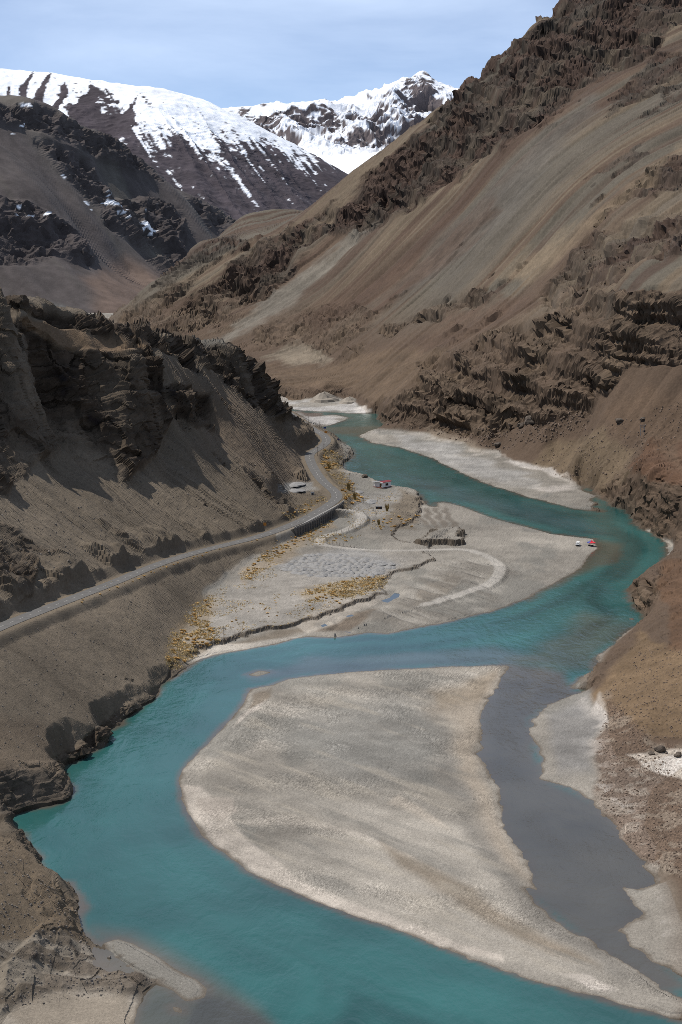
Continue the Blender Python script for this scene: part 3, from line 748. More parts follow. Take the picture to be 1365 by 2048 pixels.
# knobbly rubble
rub = np.maximum(0, noise2(X, Y, 1 / 1.6, 91) - .25) * 1.0 + np.maximum(0, noise2(X, Y, 1 / 3.5, 92) - .45) * 2.4
Z = Z + rub * hilly * awayroad * np.clip(Y / 900, .35, 1.5) * np.clip(.12 + .9 * rock + .8 * pmask([(1120, 900), (1365, 820), (1400, 1500), (1180, 1480), (1240, 1100)], 30) + .5 * pmask([(-60, 1640), (200, 1640), (300, 2060), (-60, 2060)], 20), 0, 1)

# ------------------------------------------------------------------ ground colours (albedo)
C = np.zeros(PX.shape + (3,), f4)
def lay(mask, c):
    global C
    C += mask[..., None] * (np.asarray(c, f4) - C)
g_lo = fbm2(X, Y, 1 / 60., 4, 101); g_hi = fbm2(X, Y, 1 / 6., 4, 111)
gravel = np.array([.298, .272, .236]); sand = np.array([.46, .415, .365]); wet = np.array([.115, .098, .080])
C[:] = gravel
C *= (1 + .26 * g_lo + .09 * g_hi)[..., None]
gm = sstep(.05, .5, fbm2(X, Y * .6, 1 / 26., 4, 131))
C += (gm * .6)[..., None] * (np.array([.190, .184, .166]) - C)
fl = noise2a(S['bar'] / 1.6, X / 50., 123) * .10 + noise2a(S['bar'] / 3.6, X / 70., 121) * .16 + noise2a(S['bar'] / 10., X / 90., 122) * .16
fb = noise2a((X * .25 + Y * .35) / 6., (Y * .2 - X * .9) / 70., 124) * .26 + noise2a((X * .25 + Y * .35) / 2.2, (Y * .2 - X * .9) / 40., 125) * .16
C *= (1 + (fl * (1 - sstep(6, 20, S['bar'])) + fb * sstep(4, 18, S['bar'])) * (S['bar'] > 0))[..., None]
# right side
brown = np.array([.142, .104, .078]); tan = np.array([.205, .167, .124]); grey = np.array([.150, .135, .115]); bluegrey = np.array([.128, .122, .112]); maroon = np.array([.088, .058, .045]); darkrock = np.array([.058, .048, .042]); redrock = np.array([.090, .062, .050])
mr = hilly * (~isleft)
st1 = noise2a(cR / 38., dR / 700., 51); st2 = noise2a(cR / 13., dR / 400., 52); st3 = noise2a(cR / 4.5, dR / 160., 53)
st = .55 * st1 + .35 * st2 + .22 * st3
lay(mr, brown)
up = mr * sstep(700, 560, PY)
lay(up * sstep(-.12, .25, st), tan * .98)
lay(.8 * up * sstep(.05, .3, noise2a(cR / 60., dR / 1200., 57) + .35 * st2), (.150, .140, .118))
lay(.5 * up * sstep(.2, .55, noise2a(cR / 30., dR / 800., 55) + .3 * st3), grey)
lay(.75 * up * sstep(.15, .4, noise2a(cR / 22., dR / 600., 56) + .3 * st3), maroon * 1.15)
# left side
lt = hilly * isleft
lgrey = np.array([.215, .176, .134])
sl = .6 * noise2a(cL / 14., dL / 200., 58) + .4 * noise2a(cL / 4., dL / 80., 59)
lay(lt, lgrey); C *= (1 + lt * (.26 * sl + .12 * g_lo))[..., None]
lay(lt * pmask([(330, 730), (480, 790), (600, 850), (640, 880), (600, 960), (560, 1010), (500, 960), (420, 880)], 45) * .8, (.215, .165, .122))
# rocks
lowrock = sstep(520, 640, PY)[..., None]
dk = darkrock + (np.array([.135, .102, .077]) - darkrock) * lowrock; rd_c = redrock + (np.array([.165, .125, .092]) - redrock) * lowrock
rc = np.where(isleft[..., None], np.array([.084, .062, .045]), dk + (rd_c - dk) * sstep(-.2, .3, patch)[..., None])
C += (rock * sstep(.1, .45, rock))[..., None] * (rc - C)
C *= (1 + rock * (.42 * noise3(X, Y, (Z + .25 * X) * 4, 1 / 16., 8) + .28 * noise3(X, Y, Z * 2, 1 / 4., 9)))[..., None]
# traced colour patches
rib = sstep(.35, .7, 1 - 2 * np.abs(noise2a((X * .35 + Y * .12) / 5., (Y - .15 * X) / 4.2, 81)) + .35 * g_hi) * pmask([(-60, 1880), (120, 1870), (190, 1880), (330, 1963), (280, 2000), (200, 1985), (100, 1998), (-60, 2040)], 10)
PAINT = [
    # right terraces: reddish brown desert pavement
    ([(1262, 938), (1290, 900), (1300, 880), (1900, 840), (1900, 990), (1365, 972), (1310, 955)], (.150, .092, .062), 6, 1),
    ([(1330, 1125), (1900, 1080), (1900, 1330), (1365, 1330), (1330, 1290), (1345, 1230), (1318, 1205), (1300, 1170)], (.158, .100, .066), 6, 1),
    ([(1185, 1390), (1230, 1330), (1290, 1260), (1330, 1290), (1900, 1330), (1900, 1480), (1300, 1480), (1240, 1440)], (.215, .155, .100), 8, 1),
    ([(1050, 930), (1110, 890), (1200, 860), (1270, 900), (1255, 945), (1200, 985), (1130, 950)], (.205, .160, .112), 10, .9),
    ([(1365, 940), (1365, 800), (1290, 780), (1200, 830), (1240, 870), (1300, 870)], (.165, .118, .085), 14, .8),
    ([(530, 775), (530, 740), (640, 730), (800, 700), (900, 690), (850, 740), (780, 800), (650, 772)], (.170, .125, .088), 10, .8),
    ([(800, 700), (1000, 590), (1100, 600), (1000, 650), (900, 690)], (.130, .090, .068), 12, .8),
    # grey scree chutes
    ([(590, 560), (640, 520), (700, 470), (760, 430), (720, 470), (660, 530), (600, 590), (450, 685), (390, 690), (480, 640)], (.225, .210, .185), 7, .9),
    ([(520, 720), (580, 690), (640, 700), (660, 720), (600, 728)], (.26, .225, .180), 6, .9),
    ([(870, 480), (960, 400), (1060, 290), (1180, 190), (1200, 200), (1110, 310), (1040, 420), (960, 500), (880, 560), (800, 590)], (.150, .140, .126), 18, .85),
    ([(1000, 560), (1120, 470), (1300, 340), (1365, 280), (1365, 300), (1240, 410), (1150, 490), (1050, 560)], (.285, .225, .160), 12, .7),
    ([(600, 640), (720, 560), (850, 500), (980, 400), (1000, 420), (900, 530), (780, 600), (640, 660)], (.120, .082, .062), 16, .7),
    # left scree chute and terraces
    ([(30, 640), (100, 640), (200, 665), (300, 690), (200, 700), (120, 685), (60, 655)], (.25, .175, .115), 5, .9),
    ([(300, 688), (350, 692), (360, 704), (310, 700)], (.22, .155, .105), 4, .8),
    # near left spur: sandy with rubble
    ([(-50, 1670), (30, 1680), (100, 1750), (160, 1840), (190, 1900), (120, 1890), (0, 1900), (-50, 1900)], (.215, .165, .115), 8, .8),
    ([(-50, 1890), (100, 1880), (200, 1900), (260, 1960), (290, 2060), (-50, 2060)], (.36, .315, .26), 8, .85),
    ([(-50, 1990), (60, 1980), (170, 2000), (250, 1990), (275, 2060), (60, 2060)], (.24, .20, .155), 8, .6),
    ([(-30, 1440), (80, 1440), (170, 1490), (130, 1530), (130, 1600), (-30, 1640)], (.185, .145, .108), 16, .8),
    ([(-30, 1560), (100, 1540), (135, 1570), (130, 1600), (20, 1640), (-30, 1640)], (.115, .098, .082), 8, .7),
    # right stony shore
    ([(1195, 1600), (1190, 1500), (1215, 1390), (1240, 1420), (1300, 1480), (1900, 1560), (1900, 1780), (1365, 1730), (1290, 1720), (1215, 1640)], (.175, .128, .098), 10, .9),
    ([(1255, 1512), (1300, 1505), (1900, 1480), (1900, 1570), (1365, 1562), (1310, 1540)], (.58, .53, .48), 3, 1),
    ([(1200, 1385), (1212, 1400), (1210, 1440), (1195, 1470), (1190, 1420)], (.47, .43, .39), 4, .9),
    # pale sand rims
    ([(362, 1560), (400, 1560), (440, 1610), (520, 1700), (600, 1755), (760, 1822), (900, 1868), (1010, 1912), (1010, 1925), (900, 1895), (700, 1825), (560, 1770), (450, 1705), (385, 1640)], (.47, .42, .365), 6, .95),
    ([(395, 1590), (470, 1590), (480, 1620), (440, 1645), (400, 1625)], (.37, .325, .28), 5, .8),
    ([(420, 1640), (560, 1635), (700, 1665), (830, 1720), (820, 1728), (690, 1675), (560, 1645)], (.44, .395, .34), 4, .7),
    ([(800, 1590), (850, 1630), (900, 1660), (860, 1650), (780, 1610)], (.47, .41, .34), 6, .6),
    ([(840, 1420), (1000, 1340), (960, 1420), (955, 1500), (1000, 1650), (1075, 1780), (1030, 1760), (950, 1650), (920, 1520)], (.36, .30, .235), 16, .7),
    ([(860, 1380), (990, 1345), (960, 1400), (880, 1420)], (.24, .195, .145), 12, .7),
    ([(880, 1440), (930, 1560), (1010, 1720), (1160, 1880), (1300, 1970), (1240, 1960), (1080, 1860), (960, 1720), (880, 1580)], (.195, .180, .160), 20, .75),
    ([(760, 1690), (900, 1760), (1060, 1850), (1200, 1940), (1100, 1910), (940, 1820), (800, 1740)], (.205, .165, .122), 12, .75),
    ([(1120, 1950), (1180, 1955), (1240, 1978), (1180, 1975)], (.52, .47, .42), 4, .9),
    ([(600, 1430), (800, 1400), (900, 1450), (860, 1560), (700, 1560), (560, 1480)], (.235, .225, .205), 40, .8),
    ([(505, 1385), (545, 1372), (540, 1395), (500, 1425)], (.21, .17, .13), 5, .8),
    ([(480, 1440), (530, 1400), (520, 1420), (470, 1460)], (.47, .42, .37), 4, .8),
    # small right bar: grey middle, tan rim
    ([(1100, 1420), (1180, 1390), (1200, 1430), (1180, 1540), (1120, 1540), (1100, 1480)], (.255, .245, .235), 14, .8),
    # right far bar
    ([(790, 870), (900, 890), (1000, 930), (1080, 965), (1000, 960), (900, 925), (800, 885)], (.40, .385, .365), 10, .8),
    ([(1060, 966), (1140, 962), (1150, 970), (1100, 978)], (.50, .455, .41), 4, .9),
    ([(1000, 905), (1060, 920), (1120, 945), (1150, 962), (1120, 955), (1050, 930)], (.58, .54, .50), 3, .8),
    ([(850, 858), (900, 868), (980, 890), (960, 900), (880, 880)], (.38, .33, .27), 8, .6),
    # far bars
    ([(560, 806), (750, 810), (756, 820), (740, 825), (650, 822), (585, 818)], (.47, .45, .43), 3, .9),
    ([(690, 814), (750, 810), (752, 820), (720, 822)], (.62, .58, .54), 3, .7),
    ([(600, 832), (640, 832), (690, 836), (660, 850), (620, 853)], (.44, .42, .40), 3, .9),
    ([(594, 822), (640, 824), (645, 829), (625, 834), (598, 831)], (.13, .098, .08), 3, .9),
    # terrace flats: grey with tan margins
    ([(420, 1190), (560, 1110), (700, 1095), (830, 1110), (760, 1180), (640, 1220), (480, 1270), (390, 1290)], (.34, .315, .285), 14, .7),
    ([(420, 1290), (600, 1245), (660, 1215), (650, 1235), (600, 1262), (470, 1290)], (.19, .155, .118), 6, .8),
    ([(360, 1325), (430, 1285), (560, 1272), (600, 1270), (560, 1285), (430, 1305), (390, 1322)], (.50, .455, .40), 4, .8),
    ([(600, 1240), (640, 1215), (700, 1190), (760, 1190), (740, 1215), (670, 1250), (610, 1265)], (.47, .42, .36), 4, .7),
    ([(630, 1262), (700, 1235), (760, 1215), (730, 1245), (700, 1265)], (.20, .155, .115), 5, .8),
    ([(840, 1170), (900, 1150), (930, 1155), (880, 1200), (820, 1215)], (.225, .195, .16), 6, .8),
    ([(560, 1110), (720, 1100), (805, 1130), (740, 1155), (620, 1150), (550, 1140)], (.285, .275, .262), 5, .9),
    ([(800, 980), (850, 1000), (842, 1040), (826, 1060), (780, 1062), (770, 1030), (800, 1000)], (.215, .175, .130), 6, .9),
    ([(570, 960), (625, 958), (630, 985), (560, 985)], (.36, .355, .345), 4, .8),
    ([(700, 1000), (790, 985), (800, 1010), (740, 1040), (690, 1030)], (.33, .31, .285), 8, .7),
    # dry grass tints
    ([(480, 1150), (520, 1115), (570, 1085), (660, 1040), (670, 1060), (590, 1100), (520, 1150), (490, 1165)], (.34, .235, .125), 6, .35),
    ([(600, 1190), (700, 1160), (770, 1155), (760, 1170), (680, 1195), (620, 1200)], (.38, .28, .15), 8, .4),
    ([(330, 1330), (340, 1260), (420, 1190), (440, 1200), (400, 1270), (420, 1290), (360, 1330)], (.32, .225, .12), 10, .35),
    ([(640, 910), (670, 905), (690, 960), (710, 1000), (690, 1010), (670, 975), (645, 940)], (.30, .24, .16), 6, .5),
]
for pl, c, ft, a in PAINT:
    mk = pmask(pl, ft) * a
    C += mk[..., None] * (np.asarray(c, f4) * (1 + .14 * g_lo + .16 * g_hi)[..., None] - C)
lay(rib * .7, (.115, .090, .068)); Z += rib * .2
lay((sstep(-1.0, .1, S['th']) * (1 - sstep(.8, 2.2, S['th']))) * isleft * (S['shore'] > 1.5) * (hilly < .3) * .8, (.115, .090, .066))  # scarp faces: dark earth colour, painted on to deepen their shade
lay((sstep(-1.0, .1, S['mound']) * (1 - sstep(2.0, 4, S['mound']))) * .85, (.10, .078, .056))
stony = pmask([(1195, 1610), (1188, 1500), (1212, 1385), (1250, 1420), (1310, 1490), (1900, 1560), (1900, 1800), (1365, 1760), (1290, 1725), (1215, 1645)], 8)
sil = sstep(.0, .45, fbm2(X, Y * .8, 1 / 5., 4, 141, .65))
lay(stony * sil * .5, (.36, .315, .265)); C *= (1 + stony * .24 * RNG.normal(0, 1, X.shape))[..., None]; C = np.clip(C, .03, .8)
for k in range(4):
    lay(pmask([(838 + 17 * k, 1022), (848 + 17 * k, 1021), (856 + 18 * k, 1052), (844 + 18 * k, 1054)], 3) * .75, (.155, .130, .105))
pb = isleft * (S['shore'] > 2) * (S['th'] < 0) * pmask([(700, 1270), (760, 1210), (840, 1150), (900, 1110), (990, 1110), (1040, 1140), (1000, 1200), (880, 1250)], 14)
mud = fbm2(X + .6 * Y, Y * .35, 1 / 9., 4, 151, .6)
lay(pb * sstep(.1, .5, mud) * .6, (.20, .18, .155)); lay(pb * sstep(.1, .5, -mud) * .5, (.42, .39, .345)); Z += pb * .55 * mud
al = .65 * X - .76 * Y; ac = .76 * X + .65 * Y
inb = sstep(3, 9, S['bar'])
le = noise2a(ac / 4.2, al / 26., 171) + .6 * noise2a(ac / 1.7, al / 12., 172) + .35 * noise2a(ac / 9., al / 60., 173)
lay(inb * sstep(.3, 1.1, le) * .42, (.42, .375, .31)); lay(inb * sstep(.3, 1.1, -le) * .42, (.185, .178, .162))
coarse = sstep(-.2, .5, fbm2(X, Y, 1 / 16., 3, 174))
C *= np.clip(1 + RNG.normal(0, 1, X.shape) * coarse * .20 * (S['bar'] > 2), .5, 1.6)[..., None]
# shore line: damp rim, and pale dried silt at the foot of rocky banks
rim = (1 - sstep(0.0, 1.5, S['shore'] + .5 * g_hi)) * (S['shore'] > 0)
lay(rim * .75, (.135, .110, .085))
silt = (1 - sstep(.0, 1.2, np.abs(HL - FLAT))) * rightside * (S['shore'] > 6) * sstep(.0, .4, g_hi + .2)
lay(silt * .5, (.48, .44, .40))
# river bed below the water
bed = (S['shore'] <= 0)
C[bed] = (.10, .082, .062)
# left road shoulder (sandy) and gravel track
sho = isleft * (S['left'] > 0) * (1 - sstep(4.3, 6.6, rdist + 1.2 * g_hi))
lay(sho * .8 * (.6 + .5 * sstep(-.3, .3, g_lo + .5 * g_hi)), (.245, .20, .148))
tr = (1 - sstep(1.7, 3.2, np.abs(S['track_d']) + .3 * g_hi)) * isleft * (S['left'] > 0)
lay(tr * .75 * (1 - sstep(-8, -4, -rdist)), (.46, .43, .39))
# speckle of single stones
sp = RNG.normal(0, 1, Z.shape).astype(f4)
C *= np.clip(1 + sp * np.where(dry, np.where(hilly > .5, .07, .09), .03), .55, 1.6)[..., None]
C *= np.where(hilly > .5, .53, .65)[..., None]; C *= np.where((hilly > .5)[..., None], np.where(isleft[..., None], np.array([.93, .91, .87]), np.array([1.05, .985, .90])), np.array([1.0, .985, .96]))
C = np.clip(C, .01, .85)

# ------------------------------------------------------------------ split the sheet into named pieces of ground
region = np.zeros(PX.shape, np.int8)                       # 0 river bed
land = S['shore'] > -0.6
low = (hilly < .5)
region[land & isleft & low] = 1                            # left flats
region[land & isleft & low & (S['th'] > 1)] = 2            # high terrace
region[land & isleft & ~low] = 3                           # left hillside
region[land & ~isleft & low] = 4                           # right bars
region[land & ~isleft & ~low] = 5                          # right mountain
region[land & (S['bar'] > -3)] = 6
region[land & (np.maximum.reduce([S['spit'], S['spit2'], S['spit3']]) > -2)] = 7
P = np.stack([X, Y, Z], -1).reshape(-1, 3)
C2 = C.reshape(-1, 3)
ii = np.arange(NC * NR).reshape(NC, NR)
F = np.stack([ii[:-1, :-1], ii[1:, :-1], ii[1:, 1:], ii[:-1, 1:]], -1).reshape(-1, 4)
FR = region[:-1, :-1].reshape(-1)
NAMES = [('riverbed', MAT_GRAVEL, 'brown silty bed under the turquoise river'), ('gravel_bar', MAT_GRAVEL, 'pale gravel point bar with tyre tracks below the terrace'), ('river_terrace', MAT_GRAVEL, 'flat grey terrace with house and gravel track beside the river'),
         ('hillside', MAT_SLOPE, 'steep dark scree hillside with cliffs above and below the road'), ('gravel_bar', MAT_GRAVEL, 'gravel bars along the right bank of the river'), ('mountain', MAT_SLOPE, 'huge brown scree and rock mountainside right of the river'),
         ('gravel_bar', MAT_GRAVEL, 'big teardrop gravel bar in the river foreground'), ('gravel_bar', MAT_GRAVEL, 'small gravel spit off the near left bank')]
for k, (nm, mt, lb) in enumerate(NAMES):
    fs = F[FR == k]
    if not len(fs): continue
    un, inv = np.unique(fs, return_inverse=True)
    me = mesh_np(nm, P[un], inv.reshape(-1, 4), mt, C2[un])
    tag(link(nm, me), lb, 'ground', kind='structure')

# ------------------------------------------------------------------ river
def water_mat():
    m, n, l, b = mat_new('river_water')
    at = n.new('ShaderNodeAttribute'); at.attribute_name = 'Col'
    g = n.new('ShaderNodeNewGeometry')
    mp = n.new('ShaderNodeMapping'); mp.inputs['Scale'].default_value = (1.0, 0.55, 1.0)
    l.new(g.outputs['Position'], mp.inputs['Vector'])
    n1 = n.new('ShaderNodeTexNoise'); n1.inputs['Scale'].default_value = 0.45; n1.inputs['Detail'].default_value = 5; n1.inputs['Roughness'].default_value = .62
    l.new(mp.outputs['Vector'], n1.inputs['Vector'])
    n2 = n.new('ShaderNodeTexNoise'); n2.inputs['Scale'].default_value = 0.05; n2.inputs['Detail'].default_value = 4; n2.inputs['Distortion'].default_value = 1.2
    l.new(mp.outputs['Vector'], n2.inputs['Vector'])
    mr = n.new('ShaderNodeMapRange'); mr.inputs['From Min'].default_value = .35; mr.inputs['From Max'].default_value = .65; mr.inputs['To Min'].default_value = .03; mr.inputs['To Max'].default_value = .22
    l.new(n2.outputs['Fac'], mr.inputs['Value'])
    n3 = n.new('ShaderNodeTexNoise'); n3.inputs['Scale'].default_value = 0.13; n3.inputs['Detail'].default_value = 3; n3.inputs['Distortion'].default_value = 1.5
    l.new(mp.outputs['Vector'], n3.inputs['Vector'])
    b0 = n.new('ShaderNodeBump'); b0.inputs['Distance'].default_value = 3.0; b0.inputs['Strength'].default_value = .06
    l.new(n3.outputs['Fac'], b0.inputs['Height'])
    bp = n.new('ShaderNodeBump'); bp.inputs['Distance'].default_value = 1.0
    l.new(b0.outputs['Normal'], bp.inputs['Normal'])
    l.new(mr.outputs['Result'], bp.inputs['Strength']); l.new(n1.outputs['Fac'], bp.inputs['Height'])
    l.new(bp.outputs['Normal'], b.inputs['Normal'])
    l.new(at.outputs['Color'], b.inputs['Base Color'])
    b.inputs['Roughness'].default_value = 0.12
    b.inputs['IOR'].default_value = 1.33
    return m
MAT_WATER = water_mat()
wu = np.linspace(-0.36, 0.36, 280); wv = np.linspace(math.log(260), math.log(1700), 440)
gu, gv = np.meshgrid(wu, wv, indexing='ij')
WX, WY, WZ, _, _, WS = base_height(gu, gv)
wpx, wpy = project(WX, WY, 0 * WX)
dep = -WS['shore']
wn1 = fbm2(WX, WY, 1 / 25., 4, 201)
teal = np.array([.025, .100, .094]); shal = np.array([.105, .088, .068])
dd_ = sstep(0.1, 2.4, dep + 0.6 * wn1)
barw = sstep(-14, -2, WS['bar'])
WC = shal + (teal - shal) * dd_[..., None]
fs_ = noise2a(dep / 3.5, (WX + WY) / 70., 211) * .5 + noise2a(dep / 9., (WX + WY) / 120., 212)
WC *= (1 + .18 * wn1 + .28 * fs_)[..., None]
def wmask(poly, ft):
    return sstep(-ft, ft, sdf_poly(poly, wpx + 10 * wn1, wpy + 8 * wn1))[..., None]
WPAINT = [
    ([(1010, 1330), (1130, 1345), (1150, 1385), (1060, 1440), (1090, 1560), (1200, 1610), (1330, 1760), (1280, 1830), (1240, 1860), (1400, 1990), (1340, 1990), (1200, 1900), (1060, 1790), (1000, 1650), (950, 1510), (970, 1400)], (.080, .069, .055), 12, .95),
    ([(180, 1850), (260, 1860), (420, 1950), (520, 2020), (560, 2070), (250, 2070), (270, 1980), (200, 1910)], (.095, .085, .066), 26, .85),
    ([(400, 1985), (470, 2000), (560, 2060), (360, 2070), (380, 2010)], (.06, .058, .050), 10, .8),
    ([(480, 1340), (620, 1318), (800, 1310), (1000, 1300), (1100, 1320), (1030, 1336), (800, 1338), (600, 1350), (500, 1360)], (.075, .095, .100), 10, .75),
    ([(680, 850), (780, 850), (790, 862), (720, 872), (700, 870), (640, 862), (650, 852)], (.085, .090, .066), 6, .85),
    ([(650, 828), (760, 828), (770, 850), (690, 850), (700, 838)], (.050, .115, .100), 5, .7),
    ([(1190, 1075), (1240, 1085), (1230, 1120), (1160, 1150), (1060, 1205), (1050, 1195), (1150, 1135)], (.088, .080, .056), 8, .8),
    ([(900, 1000), (1000, 1025), (1140, 1060), (1200, 1060), (1150, 1030), (1000, 1000), (860, 960), (800, 950), (860, 985)], (.060, .105, .118), 14, .6),
    ([(1030, 1330), (1180, 1230), (1260, 1240), (1240, 1280), (1180, 1330), (1100, 1345)], (.080, .082, .058), 18, .65),
]
for pl, c, ft, a in WPAINT:
    mk = wmask(pl, ft) * a
    WC = WC + mk * (np.array(c) * (1 + .22 * wn1 + .15 * fs_)[..., None] - WC)
WC = np.clip(WC * .73, .01, .3)
nc, nr = gu.shape
ii = np.arange(nc * nr).reshape(nc, nr)
Fw = np.stack([ii[:-1, :-1], ii[1:, :-1], ii[1:, 1:], ii[:-1, 1:]], -1).reshape(-1, 4)
keep = (dep > -14).reshape(nc, nr)[:-1, :-1].reshape(-1)
Fw = Fw[keep]
un, inv = np.unique(Fw, return_inverse=True)
Pw = np.stack([WX, WY, 0 * WX], -1).reshape(-1, 3)
river = link('river', mesh_np('river', Pw[un], inv.reshape(-1, 4), MAT_WATER, WC.reshape(-1, 3)[un], True))
tag(river, 'turquoise river winding between gravel bars', 'river', kind='structure')

# ------------------------------------------------------------------ far mountains
def adaptive_rows(hfun, UU, vmin, vmax, NR, step=3, base=150):
    uc = UU[::step]; vv = np.linspace(vmin, vmax, 900)
    gu, gv = np.meshgrid(uc, vv, indexing='ij')
    Yg = np.exp(gv)
    _, rows = project(gu * Yg, Yg, hfun(gu, gv))
    rm = np.minimum.accumulate(rows, axis=1)
    ds = -np.diff(rm, axis=1) + base * (vv[1] - vv[0])
    for _ in range(3):
        p = np.pad(ds, ((2, 2), (0, 0)), 'edge'); ds = (p[:-4] + p[1:-3] + p[2:-2] + p[3:-1] + p[4:]) / 5
    s = np.concatenate([np.zeros((len(uc), 1)), np.cumsum(ds, axis=1)], axis=1); s /= s[:, -1:]
    vc = np.array([np.interp(np.linspace(0, 1, NR), s[i], vv) for i in range(len(uc))])
    ci = np.interp(UU, uc, np.arange(len(uc))); i0 = np.clip(ci.astype(int), 0, len(uc) - 2); fr = (ci - i0)[:, None]
    return vc[i0] * (1 - fr) + vc[i0 + 1] * fr

def far_mountain(name, label, ctrl, back, u0, u1, nu, nr, Y0, Y1, detail, colour, qu=5.0, qv=4.0):
    q, zv = [], []
    for px, py, Yc in ctrl:
        p = on_Y(px, py, Yc); q.append((p[0] / p[1] * qu, math.log(Yc) * qv)); zv.append(p[2])
    for px, Yc, zc in back:
        u, _ = ray(px, 300); q.append((u * qu, math.log(Yc) * qv)); zv.append(zc)
    R = RBF(q, zv, 0.01)
    UU = np.linspace(u0, u1, nu)
    hf = lambda u, v: R(u * qu, v * qv)
    V = adaptive_rows(hf, UU, math.log(Y0), math.log(Y1), nr)
    U = np.repeat(UU[:, None], nr, 1)
    Y = np.exp(V); X = U * Y; Z = hf(U, V)
    N = normals(X, Y, Z)
    px, py = project(X, Y, Z)
    d = detail(X, Y, Z, N, px, py)
    X = X + N[..., 0] * d; Y = Y + N[..., 1] * d; Z = Z + N[..., 2] * d
    N = normals(X, Y, Z)
    Cc = colour(X, Y, Z, N, px, py)
    ii = np.arange(nu * nr).reshape(nu, nr)
    F = np.stack([ii[:-1, :-1], ii[1:, :-1], ii[1:, 1:], ii[:-1, 1:]], -1).reshape(-1, 4)
    me = mesh_np(name, np.stack([X, Y, Z], -1).reshape(-1, 3), F, MAT_FAR, np.clip(np.where(Cc.max(-1, keepdims=True) > .5, Cc, Cc * .74), .01, .9).reshape(-1, 3))
    return tag(link(name, me), label, 'mountain', kind='structure')

def pm(poly, px, py, ft, wx=0, wy=0):
    return sstep(-ft, ft, sdf_poly(poly, px + wx, py + wy))

# --- dark mountain in the side valley
B_CTRL = [(-200, 660, 2720), (0, 690, 2705), (100, 700, 2705), (230, 710, 2705), (340, 690, 2705), (-200, 165, 3500), (0, 206, 3600), (60, 214, 3640), (140, 246, 3700), (230, 288, 3800), (300, 340, 3900), (330, 372, 3950), (400, 412, 4050), (460, 442, 4200), (560, 480, 4400), (-200, 400, 3100), (-200, 560, 2800),
          (0, 300, 3430), (0, 390, 3210), (0, 480, 3120), (0, 560, 2950), (0, 625, 2800), (100, 300, 3580), (100, 400, 3280), (110, 480, 3160), (100, 560, 3000), (100, 650, 2850), (170, 400, 3520), (200, 340, 3660), (215, 430, 3480), (200, 520, 3180), (200, 600, 3020), (230, 660, 2880),
          (300, 400, 3740), (290, 470, 3600), (300, 540, 3400), (300, 610, 3100), (380, 445, 3830), (385, 490, 3680), (360, 540, 3560), (420, 460, 3980), (450, 520, 3900), (260, 540, 3380), (340, 620, 3100)]
B_BACK = [(-200, 4600, 150), (0, 4600, 150), (140, 4700, 130), (300, 4800, 60), (460, 5000, 0), (600, 5000, 0)]
B_ROCK = [[(-60, 400), (60, 410), (130, 440), (190, 500), (180, 515), (110, 500), (60, 530), (-60, 520)],
          [(200, 400), (300, 405), (345, 420), (385, 480), (380, 520), (330, 500), (270, 480), (220, 450)],
          [(-60, 200), (60, 210), (150, 250), (230, 285), (300, 345), (320, 368), (260, 340), (180, 320), (120, 290), (60, 260), (-60, 240)],
          [(70, 290), (180, 330), (230, 420), (180, 410), (120, 350)], [(370, 400), (460, 440), (450, 470), (400, 440)], [(320, 505), (375, 520), (350, 545), (310, 520)]]
def b_detail(X, Y, Z, N, px, py):
    global B_R
    w = 10 * fbm2(X, Y, 1 / 80., 3, 301)
    r = np.zeros(X.shape)
    for p in B_ROCK: r = np.maximum(r, pm(p, px, py, 9, w, w))
    B_R = r
    c = X * .8 + Y * .6
    t = noise2a(c / 60., Y / 500., 31) * 6 + noise2a(c / 34., Y / 400., 32) * 2.0 + fbm2(X, Y, 1 / 200., 3, 33) * 14 - 8 * np.maximum(0, 1 - 1.5 * np.abs(noise2a((c + .4 * Z) / 110., Y / 900., 39)))
    sw = (Z + .12 * X) / 26. + .6 * noise3(X, Y, Z, 1 / 90., 38); k = 3 * cell3(X, Y, Z * 1.5, 1 / 48., 4) + 9 * noise3(X, Y, Z, 1 / 130., 34) + 11 * ridged(X, Y, Z * .6, 1 / 55., 35) + 7 * ridged(X, Y, Z * .8, 1 / 24., 36) + 4 * ridged(X, Y, Z * 1.5, 1 / 10., 37) + 7 * (sw - np.floor(sw))
    return t * (1 - r) + (k - 8) * r
